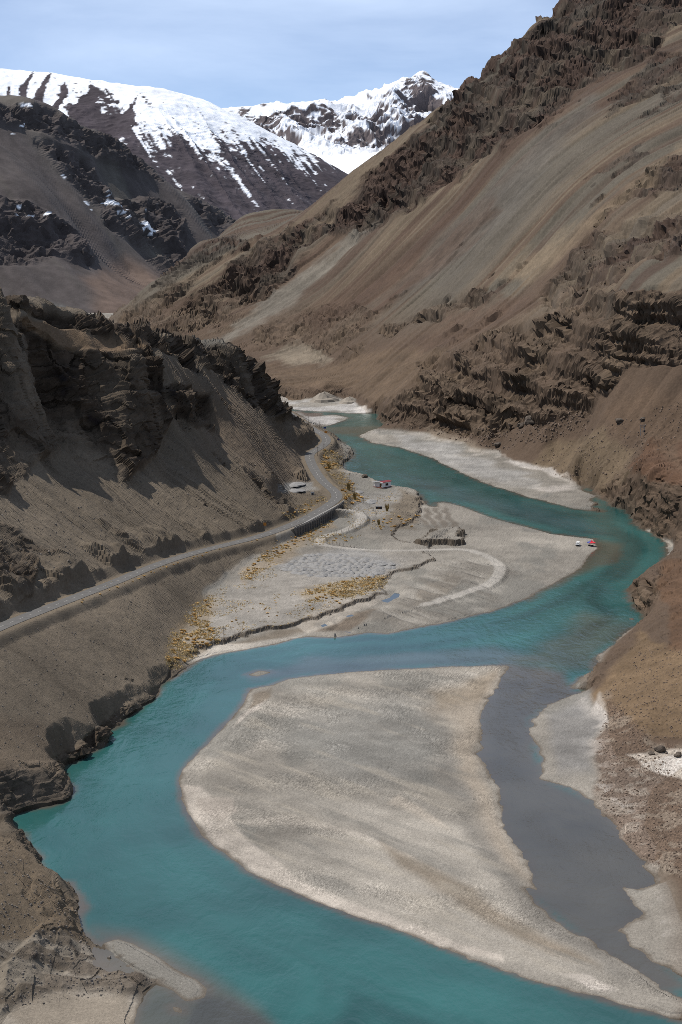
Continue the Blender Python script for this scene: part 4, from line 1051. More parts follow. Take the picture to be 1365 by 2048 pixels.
def b_col(X, Y, Z, N, px, py):
    c = X * .8 + Y * .6
    st = .6 * noise2a(c / 90., Y / 900., 41) + .4 * noise2a(c / 25., Y / 600., 42)
    C = np.array([.092, .078, .074]) + sstep(-.2, .4, st)[..., None] * (np.array([.122, .108, .094]) - np.array([.092, .078, .074]))
    w = 12 * fbm2(X, Y, 1 / 90., 3, 302)
    def L(m, c): return m[..., None] * (np.array(c) - C)
    C = C + L(pm([(170, 560), (260, 510), (330, 540), (390, 560), (300, 660), (200, 640)], px, py, 16, w, w) * .85, (.150, .105, .082))
    C = C + L(pm([(-60, 600), (60, 590), (150, 620), (200, 660), (-60, 660)], px, py, 10, w, w) * .8, (.155, .155, .145))
    C = C + L(B_R * .8, (.074, .062, .060))
    C = C * (1 + .18 * fbm2(X, Y, 1 / 12., 3, 303))[..., None]
    # snow patches in gullies and on ledges
    sn = noise3(X, Y, Z * 3, 1 / 16., 304) * .6 + noise3(X, Y, Z * 2, 1 / 70., 305) * .7
    ar = np.maximum(pm([(-60, 200), (60, 212), (90, 320), (60, 330), (0, 250), (-60, 240)], px, py, 10), np.maximum(pm([(180, 385), (330, 405), (350, 440), (330, 500), (230, 450)], px, py, 14), pm([(20, 410), (110, 430), (130, 500), (30, 500)], px, py, 14)))
    ar = np.maximum(ar, .9 * pm([(60, 270), (100, 330), (190, 420), (180, 425), (85, 335)], px, py, 5))
    s = sstep(.56, .62, sn * ar)
    return C + s[..., None] * (np.array([.8, .82, .86]) - C)
far_mountain('mountain', 'dark brown mountain with snow flecks behind the left hillside', B_CTRL, B_BACK, -.36, .02, 360, 260, 2700, 5200, b_detail, b_col)

# --- snowy ridge
C_CTRL = [(-250, 128, 7200), (0, 138, 7300), (100, 143, 7300), (200, 163, 7250), (265, 171, 7200), (330, 177, 7200), (400, 197, 7300), (470, 228, 7400), (560, 274, 7500), (640, 324, 7600), (690, 354, 7700), (760, 400, 7800), (900, 450, 8000),
          (-250, 260, 6800), (0, 210, 6950), (0, 300, 6650), (60, 215, 6950), (130, 240, 6850), (170, 260, 6780), (200, 220, 6900), (200, 300, 6700), (272, 208, 6900), (268, 238, 6650), (232, 280, 6480), (210, 330, 6350), (330, 230, 6850), (400, 260, 6800), (350, 300, 6500), (300, 330, 6300), (450, 330, 6500), (550, 330, 6900),
          (550, 380, 6500), (620, 385, 6800), (480, 430, 5950), (350, 390, 6000), (600, 430, 6200), (400, 460, 5700), (0, 420, 6000), (200, 460, 5700), (700, 430, 6700), (500, 500, 5400), (700, 500, 5800)]
C_BACK = [(-250, 8600, 250), (0, 8600, 250), (200, 8600, 250), (400, 8600, 200), (560, 8800, 150), (690, 9000, 100), (900, 9200, 50)]
COVQ = [((-100, 170), .95), ((0, 150), 1), ((0, 190), .85), ((60, 150), 1), ((60, 200), .85), ((100, 150), .95), ((130, 230), .6), ((160, 160), .95), ((150, 200), .9), ((190, 190), .4), ((200, 240), .15), ((170, 270), .1), ((230, 180), .85), ((240, 210), .7), ((250, 230), .35), ((230, 260), .15), ((290, 185), .95), ((330, 200), .9), ((300, 230), .97), ((350, 250), .9), ((300, 270), .75), ((260, 280), .55),
        ((400, 230), .9), ((400, 290), .62), ((450, 240), .97), ((350, 330), .42), ((300, 340), .34), ((450, 310), .5), ((520, 270), .95), ((500, 320), .5), ((560, 300), .75), ((550, 350), .38), ((600, 320), .75), ((620, 360), .30), ((660, 350), .3), ((480, 380), .27), ((400, 380), .28), ((350, 400), .12), ((560, 400), .25), ((450, 430), .08), ((600, 410), .12), ((650, 390), .2), ((200, 330), .1), ((690, 360), .3)]
COV = RBF([(a / 400., b / 200.) for (a, b), _ in COVQ], [c for _, c in COVQ], .05)
def c_detail(X, Y, Z, N, px, py):
    c = X + .15 * Y
    sp = X * .75 + Y * .65
    t = fbm2(X, Y, 1 / 700., 3, 311) * 20 - np.abs(noise2a((c + .5 * Z) / 130., (Y + Z) / 1500., 312)) * 22 - np.abs(noise2a((c + .5 * Z) / 42., (Y + Z) / 900., 313)) * 11 + noise3(X, Y, Z * 2, 1 / 50., 314) * 3 + ridged(X, Y, Z * 2.5, 1 / 22., 315) * 2.0
    return t * sstep(-2, 60, py - np.interp(px, [0, 200, 400, 470, 560, 640, 690], [138, 163, 197, 228, 274, 324, 354])) + fbm2(X, Y, 1 / 60., 3, 316) * 5
def c_col(X, Y, Z, N, px, py):
    rockc = np.array([.070, .058, .066]) * (1 + .25 * fbm2(X, Y, 1 / 60., 4, 321))[..., None]
    cov = np.clip(COV(px / 400., py / 200.), 0, 1)
    c = X + .15 * Y
    ca = c + .5 * Z; st = .36 * noise2a(ca / 22., (Y + 2 * Z) / 700., 322) + .30 * noise2a(ca / 8., (Y + 2 * Z) / 420., 326) + .20 * noise3(X, Y, Z * 3.5, 1 / 36., 323) + .12 * noise3(X, Y, Z * 3, 1 / 13., 324) + .35 * (N[..., 2] - .75) + .10 * (-N[..., 0]) - .16 * sstep(230, 300, py)
    stripes = np.zeros(X.shape)
    w = 6 * fbm2(X, Y, 1 / 80., 3, 325)
    for p in ([(18, 170), (22, 175), (10, 215), (-4, 212)], [(66, 142), (55, 150), (40, 180), (34, 210), (50, 212), (56, 180), (64, 155)], [(102, 145), (90, 155), (72, 190), (60, 218), (82, 218), (90, 190), (100, 165)], [(135, 165), (118, 185), (92, 225), (112, 228), (125, 205), (136, 185)],
              [(182, 170), (165, 195), (148, 232), (135, 245), (170, 262), (200, 270), (240, 255), (240, 235), (205, 225), (195, 205), (200, 180)], [(275, 190), (262, 210), (235, 240), (210, 275), (240, 275), (262, 245), (272, 215)]):
        stripes = np.maximum(stripes, pm(p, px, py, 4, w, w * .5))
    s = sstep(-.07, .07, cov - .56 + st * (1 - .75 * sstep(.7, 1.0, cov)) - stripes * .75 - .30 * sstep(.30, .62, noise3(X, Y, Z * 2.5, 1 / 17., 327) + .5 * noise2a(ca / 11., (Y + 2 * Z) / 300., 328)))
    return rockc + s[..., None] * (np.array([.72, .74, .78]) - rockc)
far_mountain('mountain', 'long rounded ridge streaked with snow beyond the dark mountain', C_CTRL, C_BACK, -.24, .08, 440, 230, 5300, 9500, c_detail, c_col, 5, 5)

# --- jagged snow peak
D_CTRL = [(300, 240, 12500), (400, 236, 12400), (470, 219, 12200), (510, 214, 12200), (545, 217, 12200), (560, 209, 12200), (600, 209, 12200), (625, 203, 12200), (655, 207, 12200), (700, 193, 12200), (740, 183, 12200), (775, 173, 12200), (800, 162, 12200), (820, 156, 12200), (845, 147, 12200), (862, 160, 12200), (872, 174, 12200), (905, 177, 12200), (960, 195, 12200), (1100, 215, 12200),
          (480, 260, 11700), (560, 275, 11450), (650, 265, 11500), (700, 245, 11600), (800, 215, 11700), (850, 230, 11500), (780, 285, 10900), (700, 303, 10800), (620, 292, 10900), (690, 345, 9600), (640, 325, 9900), (760, 315, 9900), (850, 330, 9700), (560, 340, 10200), (400, 330, 10500), (900, 260, 11200), (690, 400, 8800), (500, 400, 9000), (900, 400, 9000)]
D_BACK = [(300, 13800, 300), (500, 13800, 400), (700, 13800, 400), (850, 13800, 500), (1100, 13800, 300)]
def d_detail(X, Y, Z, N, px, py):
    top = 1 - sstep(295, 318, py)
    rid = np.interp(px, [470, 560, 625, 700, 775, 845, 872, 905], [219, 209, 203, 193, 173, 147, 174, 177])
    near = .30 + .7 * sstep(0, 40, py - rid)
    c = X + .25 * Z
    k = ridged(X + .5 * Z, Y, Z * .5, 1 / 380., 331) * 80 + ridged(X + .6 * Z, Y, Z * .5, 1 / 150., 332) * 55 + ridged(X + .5 * Z, Y, Z * .7, 1 / 60., 333) * 28 + ridged(X, Y, Z, 1 / 26., 334) * 8 + 14 * cell3(X + .5 * Z, Y, Z, 1 / 110., 6)
    return (k - 50) * top * near + fbm2(X, Y, 1 / 300., 3, 335) * 8
def d_col(X, Y, Z, N, px, py):
    rockc = np.array([.15, .125, .125]) * (1 + .25 * noise3(X, Y, Z, 1 / 70., 341))[..., None]
    top = 1 - sstep(292, 312, py)
    s = .35 * noise3(X + .5 * Z, Y, Z * .8, 1 / 130., 342) + .3 * noise3(X, Y, Z, 1 / 45., 343) + .9 * (N[..., 2] - .50) - .15 * N[..., 0] + .0
    s -= .10 * pm([(855, 150), (885, 180), (880, 215), (850, 210), (840, 165)], px, py, 8) + .3 * pm([(480, 215), (560, 235), (590, 300), (500, 280)], px, py, 20) + .3 * pm([(650, 290), (760, 270), (880, 250), (860, 300), (700, 320)], px, py, 16)
    s = np.maximum(sstep(-.03, .06, s), 1 - top)
    return rockc + s[..., None] * (np.array([.72, .74, .78]) - rockc)
far_mountain('mountain', 'jagged snow covered peak on the skyline beneath the sky', D_CTRL, D_BACK, -.10, .13, 340, 230, 8700, 14200, d_detail, d_col, 5, 6)

# ------------------------------------------------------------------ road
def strip(name, line, half0, half1, dz, mat, parent=None, skirt=0.0):
    """ribbon along a 3-D centre line between the lateral offsets half0 and half1"""
    line = np.asarray(line); t = np.gradient(line[:, :2], axis=0); t /= np.linalg.norm(t, axis=1, keepdims=True)
    nrm = np.stack([-t[:, 1], t[:, 0]], 1)
    a = line.copy(); a[:, :2] += nrm * half0; a[:, 2] += dz
    b = line.copy(); b[:, :2] += nrm * half1; b[:, 2] += dz
    n = len(line)
    V = [a, b]; F = [(i, n + i, n + i + 1, i + 1) for i in range(n - 1)]
    if half1 > half0: F = [tuple(reversed(f)) for f in F]
    if skirt:
        a2 = a.copy(); a2[:, 2] -= skirt; b2 = b.copy(); b2[:, 2] -= skirt
        V += [a2, b2]
        F += [(i, i + 1, 2 * n + i + 1, 2 * n + i) for i in range(n - 1)] + [(n + i, 3 * n + i, 3 * n + i + 1, n + i + 1) for i in range(n - 1)]
    me = mesh_np(name, np.vstack(V), np.array(F), mat)
    return link(name, me, parent)
MAT_ASPH = plain('asphalt', (.125, .118, .110), .9, .15, .25)
MAT_MARK = plain('worn_white_paint', (.48, .46, .42), .8, .15, 2)
RD = catmull(ROAD3, 2)
road = tag(strip('road', RD, -3.1, 3.1, 0.0, MAT_ASPH, None, .45), 'grey two lane asphalt road winding along the hillside', 'road', kind='structure')
seg = np.linalg.norm(np.diff(RD, axis=0), axis=1); cum = np.concatenate([[0], np.cumsum(seg)])
dash_me = None
sdash = 20.0
while sdash < cum[-1] - 60:
    p = np.array([np.interp(sdash, cum, RD[:, k]) for k in range(3)]); q = np.array([np.interp(sdash + 3.2, cum, RD[:, k]) for k in range(3)])
    pxx, pyy = project(*p)
    if -40 < pxx < 1400:
        if dash_me is None:
            dash_me = MB().add([(0, -.08, 0), (3.2, -.08, 0), (3.2, .08, 0), (0, .08, 0)], [(0, 1, 2, 3)]).mesh('lane_mark', MAT_MARK)
        o = link('lane_mark', dash_me, road)
        o.location = p + np.array([0, 0, .025]); d3 = q - p
        o.rotation_euler = (0, -math.atan2(d3[2], math.hypot(d3[0], d3[1])), math.atan2(d3[1], d3[0]))
    sdash += 8.5

# ------------------------------------------------------------------ ground lookup
def ground(X_, Y_):
    i = int(np.clip(np.searchsorted(UU, X_ / Y_), 0, NC - 1)); j = int(np.clip(np.searchsorted(VV[i], math.log(Y_)), 0, NR - 1))
    return float(Z[i, j])
_fpx, _fpy = project(X, Y, Z)
_frun = np.minimum.accumulate(_fpy, axis=1)
def spot(px, py):
    """point of the finished ground seen at a photograph pixel"""
    u, _ = ray(px, py)
    i = int(np.clip(np.searchsorted(UU, u), 1, NC - 1))
    j = int(np.searchsorted(-_frun[i], -py)); j = min(j, NR - 1)
    return Vector((float(X[i, j]), float(Y[i, j]), float(Z[i, j])))

# ------------------------------------------------------------------ small water pools on the terrace
MAT_POOL = plain('pool_water', (.05, .062, .06), .05, .1, .3, 0, .5)
for k, p in enumerate(POOLS):
    c = np.mean(p, axis=0); big = [tuple(c + (np.array(q) - c) * 1.25) for q in p]
    me = bpy.data.meshes.new('pool'); me.from_pydata([(a, b, POOL_Z) for a, b in big], [], [tuple(range(len(big)))]); me.materials.append(MAT_POOL)
    tag(link('pool', me), ['largest blue pool below the dark scarp', 'small pool on the wet brown mud near the river', 'middle sliver of water on the wet mud'][k], 'pool', kind='structure')

# ------------------------------------------------------------------ house on the terrace
M_WHITE = plain('white_wall_paint', (.78, .77, .75), .8, .06, .8)
M_TRIM = plain('white_trim', (.82, .81, .79), .6, .04, 2)
M_RED = plain('red_roof_sheet', (.22, .024, .022), .45, .12, 1.0)
M_DARK = plain('dark_roof_sheet', (.030, .030, .034), .5, .2, 1.0)
M_PLINTH = plain('red_brown_plinth', (.17, .065, .045), .9, .2, 1.5)
M_DOOR = plain('brown_door', (.16, .075, .025), .6, .2, 3)
M_GLASS = plain('dark_window_glass', (.012, .014, .016), .1, .1, 1, 0, .5)
M_GREY = plain('grey_concrete', (.30, .285, .265), .9, .15, 1.2)
M_DCON = plain('weathered_concrete', (.16, .145, .13), .92, .25, .8)
M_STEEL = plain('galvanised_steel', (.32, .33, .34), .5, .15, 3, .6)
M_WOOD = plain('weathered_wood', (.12, .085, .058), .9, .25, 3)
hp = spot(766, 978)
hz = ground(hp.x, hp.y + 4)
house = tag(empty('house', (hp.x, hp.y, hz + .1), math.radians(-41)), 'small white house with red and black roof on the terrace by the river', 'house')
L1, L2, HW, HA, RX = 6.6, 7.4, 3.2, 3.62, -2.3
MB().box(-L1 - .3, .3, -.3, L2 + .3, -.9, .25).build('plinth', M_PLINTH, house)
w = MB()
w.add([(-L1, 0, .25), (0, 0, .25), (0, 0, HW), (RX, 0, HA - .12), (-L1, 0, HW)], [(0, 1, 2, 3, 4)])
w.add([(-L1, L2, .25), (0, L2, .25), (0, L2, HW), (RX, L2, HA - .12), (-L1, L2, HW)], [(4, 3, 2, 1, 0)])
w.add([(0, 0, .25), (0, L2, .25), (0, L2, HW), (0, 0, HW)], [(0, 1, 2, 3)]); w.add([(-L1, 0, .25), (-L1, L2, .25), (-L1, L2, HW), (-L1, 0, HW)], [(3, 2, 1, 0)])
w.build('wall', M_WHITE, house)
def slab(a, b, mat, nm, par):
    v = [(a[0], -.9, a[1]), (b[0], -.9, b[1]), (b[0], L2 + .6, b[1]), (a[0], L2 + .6, a[1])]
    return MB().hexa(v + [(x_, y_, z_ + .12) for x_, y_, z_ in v]).build(nm, mat, par)
slab((RX, HA), (.6, HW - .02), M_RED, 'roof_panel', house)
slab((-L1 - .7, HW - .08), (RX - .01, HA), M_DARK, 'roof_panel', house)
for a, b in (((RX, HA), (.6, HW - .02)), ((-L1 - .7, HW - .08), (RX - .01, HA))):
    MB().hexa([(a[0], -1.02, a[1] - .22), (b[0], -1.02, b[1] - .22), (b[0], -.91, b[1] - .22), (a[0], -.91, a[1] - .22), (a[0], -1.02, a[1] + .16), (b[0], -1.02, b[1] + .16), (b[0], -.91, b[1] + .16), (a[0], -.91, a[1] + .16)]).build('fascia', M_TRIM, house)
d = MB().box(-2.6, -1.5, -.06, .02, .27, 2.35).build('door', M_DOOR, house)
MB().box(-2.72, -2.6, -.09, .02, .27, 2.47).box(-1.5, -1.38, -.09, .02, .27, 2.47).box(-2.6, -1.5, -.09, .02, 2.35, 2.47).build('frame', M_TRIM, d)
MB().box(-1.66, -1.60, -.12, -.06, 1.2, 1.32).build('handle', M_STEEL, d)
def window(axis, c0, c1, z0, z1):
    if axis == 'x': wd = MB().box(-.02, .05, c0, c1, z0, z1).build('window', M_GLASS, house); fr = MB().box(-.02, .09, c0 - .1, c0, z0 - .1, z1 + .1).box(-.02, .09, c1, c1 + .1, z0 - .1, z1 + .1).box(-.02, .09, c0, c1, z1, z1 + .1).box(-.02, .09, (c0 + c1) / 2 - .04, (c0 + c1) / 2 + .04, z0, z1)
    else: wd = MB().box(c0, c1, -.05, .02, z0, z1).build('window', M_GLASS, house); fr = MB().box(c0 - .1, c0, -.09, .02, z0 - .1, z1 + .1).box(c1, c1 + .1, -.09, .02, z0 - .1, z1 + .1).box(c0, c1, -.09, .02, z1, z1 + .1)
    fr.build('frame', M_DOOR, wd)
    (MB().box(0, .16, c0 - .12, c1 + .12, z0 - .16, z0 - .1) if axis == 'x' else MB().box(c0 - .12, c1 + .12, -.16, 0, z0 - .16, z0 - .1)).build('sill', M_TRIM, wd)
window('x', 2.4, 4.7, 1.0, 2.3)
window('y', -1.1, -.5, 1.2, 2.2)
for xx in (-L1 - .35, .0):
    MB().box(xx - .12, xx + .12, -.92, -.68, .25, HW - .15).build('porch_post', M_TRIM, house)
MB().box(-L1 - .5, .1, -1.0, -.3, -.6, .22).build('porch_step', M_PLINTH, house)

# ------------------------------------------------------------------ white car on the point bar
M_CARW = plain('white_car_paint', (.80, .79, .76), .3, .03, 1, 0, .5)
M_TYRE = plain('black_rubber', (.02, .02, .02), .85, .2, 4)
M_LAMP = plain('red_lamp', (.35, .02, .02), .3, .1, 4, 0, .5)
cp = spot(1155, 1092)
car = tag(empty('parked_car', (cp.x, cp.y, ground(cp.x, cp.y) + .02), math.radians(-14)), 'white off-road car parked beside the red and blue canopy', 'car')
prof = [(-2.15, .42), (-2.2, .95), (-2.12, 1.08), (-1.0, 1.16), (-.45, 1.72), (1.75, 1.78), (2.1, 1.1), (2.15, .5), (2.1, .38)]   # side view along Y
def loft(sections, mat, nm, par):
    v, f = [], []
    n = len(sections[0])
    for sc in sections: v += sc
    for a in range(len(sections) - 1):
        for i in range(n):
            f.append((a * n + i, a * n + (i + 1) % n, (a + 1) * n + (i + 1) % n, (a + 1) * n + i))
    f += [tuple(range(n - 1, -1, -1)), tuple((len(sections) - 1) * n + i for i in range(n))]
    return MB().add(v, f).build(nm, mat, par)
def inset(x_, k): return [(x_ * (1.0 if z_ < 1.2 else k), y_, z_) for y_, z_ in prof]
loft([inset(-.90, .84), inset(-.86, .80), inset(0, 1), inset(.86, .80), inset(.90, .84)], M_CARW, 'body', car)
MB().hexa([(-.74, -2.14, 1.14), (.74, -2.14, 1.14), (.70, -2.02, 1.14), (-.70, -2.02, 1.14), (-.66, -1.95, 1.2), (.66, -1.95, 1.2), (.6, -1.9, 1.2), (-.6, -1.9, 1.2)]).build('bumper_trim', M_TYRE, car)
MB().hexa([(-.72, -1.06, 1.19), (.72, -1.06, 1.19), (.7, -.9, 1.19), (-.7, -.9, 1.19), (-.66, -.56, 1.64), (.66, -.56, 1.64), (.64, -.44, 1.64), (-.64, -.44, 1.64)]).build('windscreen', M_GLASS, car)
MB().hexa([(-.72, 2.03, 1.22), (.72, 2.03, 1.22), (.72, 2.12, 1.22), (-.72, 2.12, 1.22), (-.64, 1.82, 1.66), (.64, 1.82, 1.66), (.64, 1.92, 1.66), (-.64, 1.92, 1.66)]).build('rear_window', M_GLASS, car)
for sx in (-1, 1):
    for y0, y1 in ((-.62, .32), (.42, 1.62)):
        xo = .80
        MB().hexa([(sx * (xo - .1), y0 - .2 * (y0 < 0), 1.2), (sx * (xo + .02), y0 - .2 * (y0 < 0), 1.2), (sx * (xo + .02), y1, 1.2), (sx * (xo - .1), y1, 1.2), (sx * (xo - .16), y0 + .1, 1.64), (sx * (xo - .03), y0 + .1, 1.64), (sx * (xo - .03), y1, 1.64), (sx * (xo - .16), y1, 1.64)]).build('side_window', M_GLASS, car)
    for yy in (-1.35, 1.35):
        wh = MB().rod((sx * .66, yy, .36), (sx * .93, yy, .36), .36, n=14).build('wheel', M_TYRE, car)
        MB().rod((sx * .93, yy, .36), (sx * .95, yy, .36), .2, n=10).build('rim', M_STEEL, wh)
    MB().box(sx * .62 - .14, sx * .62 + .14, -2.23, -2.17, .78, .95).build('headlight', M_TRIM, car)
    MB().box(sx * .70 - .08, sx * .70 + .08, 2.10, 2.17, .8, 1.05).build('tail_light', M_LAMP, car)
    MB().box(sx * 1.0 - .1, sx * 1.0 + .1, -.85, -.7, 1.15, 1.32).build('mirror', M_TYRE, car)
MB().box(-.85, .85, -2.27, -2.1, .38, .66).build('bumper', M_TYRE, car); MB().box(-.85, .85, 2.1, 2.24, .38, .66).build('bumper', M_TYRE, car)
MB().rod((0, 2.17, .95), (0, 2.36, .95), .34, n=14).build('spare_wheel', M_TYRE, car)

# ------------------------------------------------------------------ canopy with camp furniture
M_CRED = plain('red_fabric', (.55, .02, .035), .8, .08, 2); M_CBLU = plain('blue_fabric', (.05, .08, .30), .8, .08, 2)
tp = spot(1182, 1093)
tent = tag(empty('canopy', (tp.x, tp.y, ground(tp.x, tp.y) + .02), math.radians(12)), 'red and blue pointed canopy on poles at the tip of the gravel bar', 'canopy')
W_, E_, A_ = 1.75, 1.95, 3.15
cs = [(-W_, -W_), (W_, -W_), (W_, W_), (-W_, W_)]
for k in range(4):
    (x0, y0), (x1, y1) = cs[k], cs[(k + 1) % 4]
    mx_, my_ = (x0 + x1) / 2, (y0 + y1) / 2
    v = [(x0, y0, E_), (mx_ * 1.02, my_ * 1.02, E_ - .03), (x1, y1, E_), (x1 * .45, y1 * .45, E_ + .42), (0, 0, A_), (x0 * .45, y0 * .45, E_ + .42)]
    v += [(a, b, c_ - .03) for a, b, c_ in v]
    MB().add(v, [(0, 1, 2, 3, 5), (5, 3, 4), (11, 9, 8, 7, 6), (10, 9, 11)]).build('roof_panel', M_CRED if k in (0, 1) else M_CBLU, tent)
    vv_ = [(x0, y0, E_ - .25), (x1, y1, E_ - .25), (x1, y1, E_), (x0, y0, E_)]
    MB().add(vv_ + [(a * .99, b * .99, c_) for a, b, c_ in vv_], [(0, 1, 2, 3), (7, 6, 5, 4)]).build('valance', M_CRED if k in (0, 1) else M_CBLU, tent)
    MB().rod((x0 * .97, y0 * .97, 0), (x0 * .97, y0 * .97, E_), .03).build('pole', M_STEEL, tent)
tb = tag(empty('folding_table', (tp.x - 1.0, tp.y + .2, ground(tp.x, tp.y) + .02), .2), 'low dark folding table under the red and blue canopy', 'table')
MB().box(-.7, .7, -.4, .4, .68, .73).build('table_top', M_DARK, tb)
for a in (-.62, .62):
    for b in (-.33, .33): MB().rod((a, b, 0), (a, b, .68), .022).build('leg', M_STEEL, tb)
MB().box(-.69, .69, -.405, -.395, .2, .68).build('cloth', M_DARK, tb)
bx = tag(empty('camp_box', (tp.x + .5, tp.y - .2, ground(tp.x, tp.y) + .02), .5), 'dark storage box with lid on the gravel under the canopy', 'box')
MB().box(-.5, .5, -.35, .35, 0, .5).build('body', M_TYRE, bx); MB().box(-.53, .53, -.38, .38, .5, .58).build('lid', M_DARK, bx); MB().box(-.12, .12, -.40, -.36, .36, .46).build('handle', M_STEEL, bx)

# ------------------------------------------------------------------ retaining wall under the road
wi = [k for k in range(len(RD)) if 566 < project(*RD[k])[0] < 668 and RD[k][1] < 1000]
RW = RD[wi[0]:wi[-1] + 1]
tt = np.gradient(RW[:, :2], axis=0); tt /= np.linalg.norm(tt, axis=1, keepdims=True)
rn = np.stack([tt[:, 1], -tt[:, 0]], 1)                 # towards the river
cw = np.concatenate([[0], np.cumsum(np.linalg.norm(np.diff(RW, axis=0), axis=1))])
def wpt(sv, off, z=0.0):
    p = [np.interp(sv, cw, RW[:, k]) for k in range(3)]; n2 = [np.interp(sv, cw, rn[:, k]) for k in range(2)]
    return (p[0] + n2[0] * off, p[1] + n2[1] * off, p[2] + z)
rwall = tag(empty('retaining_wall', wpt(0, 5.8)), 'dark ribbed concrete retaining wall holding up the road bend', 'wall')
org = Vector(wpt(0, 5.8))
def wblock(nm, s0, s1, o0, o1, zb, zt, mat, absb=True):
    a, b = wpt(s0, 0), wpt(s1, 0)
    q = []
    for zf in (0, 1):
        for sv, off in ((s0, o0), (s0, o1), (s1, o1), (s1, o0)):
            p = wpt(sv, off); q.append(Vector((p[0], p[1], (zb if absb else p[2] + zb) if zf == 0 else p[2] + zt)) - org)
    return MB().hexa(q).build(nm, mat, rwall)
ln_ = cw[-1]; npan = max(6, int(ln_ / 6.5))
for k in range(npan):
    wblock('panel', ln_ * k / npan + .03, ln_ * (k + 1) / npan - .03, 5.6, 6.15, 1.8, .05, M_DCON)
nrib = int(ln_ / 3.2)
for k in range(nrib + 1):
    s0 = min(ln_ - .4, ln_ * k / nrib)
    wblock('rib', s0, s0 + .4, 6.16, 6.75, 1.8, -.25, M_DCON)
wblock('coping', 0, ln_, 5.5, 6.3, .06, .24, M_GREY, False)
for k in range(int(ln_ / 2.0)):
    wblock('parapet_block', k * 2.0 + .3, k * 2.0 + 1.6, 5.7, 6.1, .245, .85, M_GREY, False)

# far parapet where the road rounds the bluff
pw = tag(empty('parapet_wall', (0, 0, 0)), 'pale road parapet on the far corner of the bluff', 'wall')
pa, pb = on_z(566, 820, 9.5), on_z(577, 818, 9.5); pc = on_z(573, 811, 10.5)
for a, b in ((pa, pb), (pb, pc)):
    n_ = 6
    for k in range(n_):
        p0 = a + (b - a) * (k / n_); p1 = a + (b - a) * ((k + .92) / n_)
        dv_ = (p1 - p0)[:2]; nn_ = np.array([dv_[1], -dv_[0]]); nn_ = nn_ / np.linalg.norm(nn_) * .3
        q = [(p0[0], p0[1], p0[2] - 5), (p1[0], p1[1], p1[2] - 5), (p1[0] + nn_[0], p1[1] + nn_[1], p1[2] - 5), (p0[0] + nn_[0], p0[1] + nn_[1], p0[2] - 5)]
        MB().hexa(q + [(x_, y_, p0[2] + 1.2) for x_, y_, _ in q]).build('wall_block', M_TRIM if a is pb else M_GREY, pw)

# ------------------------------------------------------------------ small sheds, signs, poles
sp_ = spot(757, 1018)
sh_ = tag(empty('low_shed', (sp_.x, sp_.y, ground(sp_.x, sp_.y)), .05), 'low black flat roofed shed beside the gravel track', 'shed')
MB().box(-1.7, 1.7, -.8, .8, -.2, 1.25).build('wall', M_DARK, sh_); MB().box(-1.85, 1.85, -1.0, .95, 1.26, 1.40).build('roof', M_DARK, sh_); MB().box(-.4, .4, -.84, -.78, 0, 1.1).build('door', M_DOOR, sh_)
sp_ = spot(625, 990)
sh_ = tag(empty('concrete_hut', (sp_.x, sp_.y, ground(sp_.x, sp_.y)), .2), 'tiny grey concrete hut left of the road bend', 'hut')
MB().box(-.9, .9, -.8, .8, -.3, 1.3).build('wall', M_GREY, sh_); MB().box(-1.05, 1.05, -.95, .95, 1.31, 1.45).build('roof', M_STEEL, sh_); MB().box(-.3, .3, -.84, -.78, 0, 1.0).build('door', M_DARK, sh_)
M_ORA = plain('orange_board', (.52, .20, .03), .6, .1, 2); M_BLU = plain('blue_board', (.03, .05, .22), .6, .1, 2)
def sign(px, py, w_, h_, zb, mat, label, rz=0.0):
    g = spot(px, py)
    o = tag(empty('road_sign', (g.x, g.y, g.z - .1), rz), label, 'sign')
    MB().box(-w_ / 2, w_ / 2, -.04, 0, zb, zb + h_).build('board', mat, o)
    bd = o.children[0] if o.children else None
    for a in (-.35, .35): MB().rod((a * w_, .05, -.3), (a * w_, .05, zb + h_), .05).build('post', M_STEEL, o)
    return o
sign(530, 1056, 1.5, 1.5, .9, M_ORA, 'orange square road sign on the inner verge below the scree')
sign(651, 869, 2.0, 1.3, .7, M_ORA, 'orange sign board on the outer edge of the far bend')
sign(649, 866, 1.7, 1.1, 2.6, M_BLU, 'taller blue sign board behind the orange one at the far bend')
sign(677, 884, 1.0, .9, 1.6, M_BLU, 'small blue sign on the rubble slope above the water')
def pole(px, py, h_, label):
    g = spot(px, py)
    o = tag(empty('utility_pole', (g.x, g.y, g.z - .3)), label, 'pole', 'utility poles along the road')
    MB().rod((0, 0, 0), (0, 0, h_ + .3), .13, .09, 7).build('post', M_WOOD, o)
    MB().box(-.7, .7, -.05, .05, h_ - .35, h_ - .22).build('crossarm', M_WOOD, o)
    for a in (-.6, 0, .6): MB().rod((a, 0, h_ - .22), (a, 0, h_ - .02), .05, .03).build('insulator', M_TRIM, o)
pole(616, 852, 6.5, 'thin utility pole standing out against the far pale bar'); pole(639, 857, 4.5, 'short utility pole in front of the far water, right of a taller one')
pole(647, 903, 5.0, 'utility pole on the outer verge inside the S bend'); pole(635, 912, 6.0, 'utility pole at the left verge where the road swings back')
pole(700, 965, 6.0, 'utility pole among the golden bushes beside the road'); pole(447, 1290, 7.0, 'lone thin pole on the pale sand near the water')
g = spot(1282, 872)
hf = tag(empty('power_frame', (g.x, g.y, g.z - .3), .15), 'two legged power line frame with transformer on the brown terrace', 'power frame')
for a in (-1.3, 1.3): MB().rod((a, 0, 0), (a, 0, 7.2), .14, .10, 7).build('leg', M_STEEL, hf)
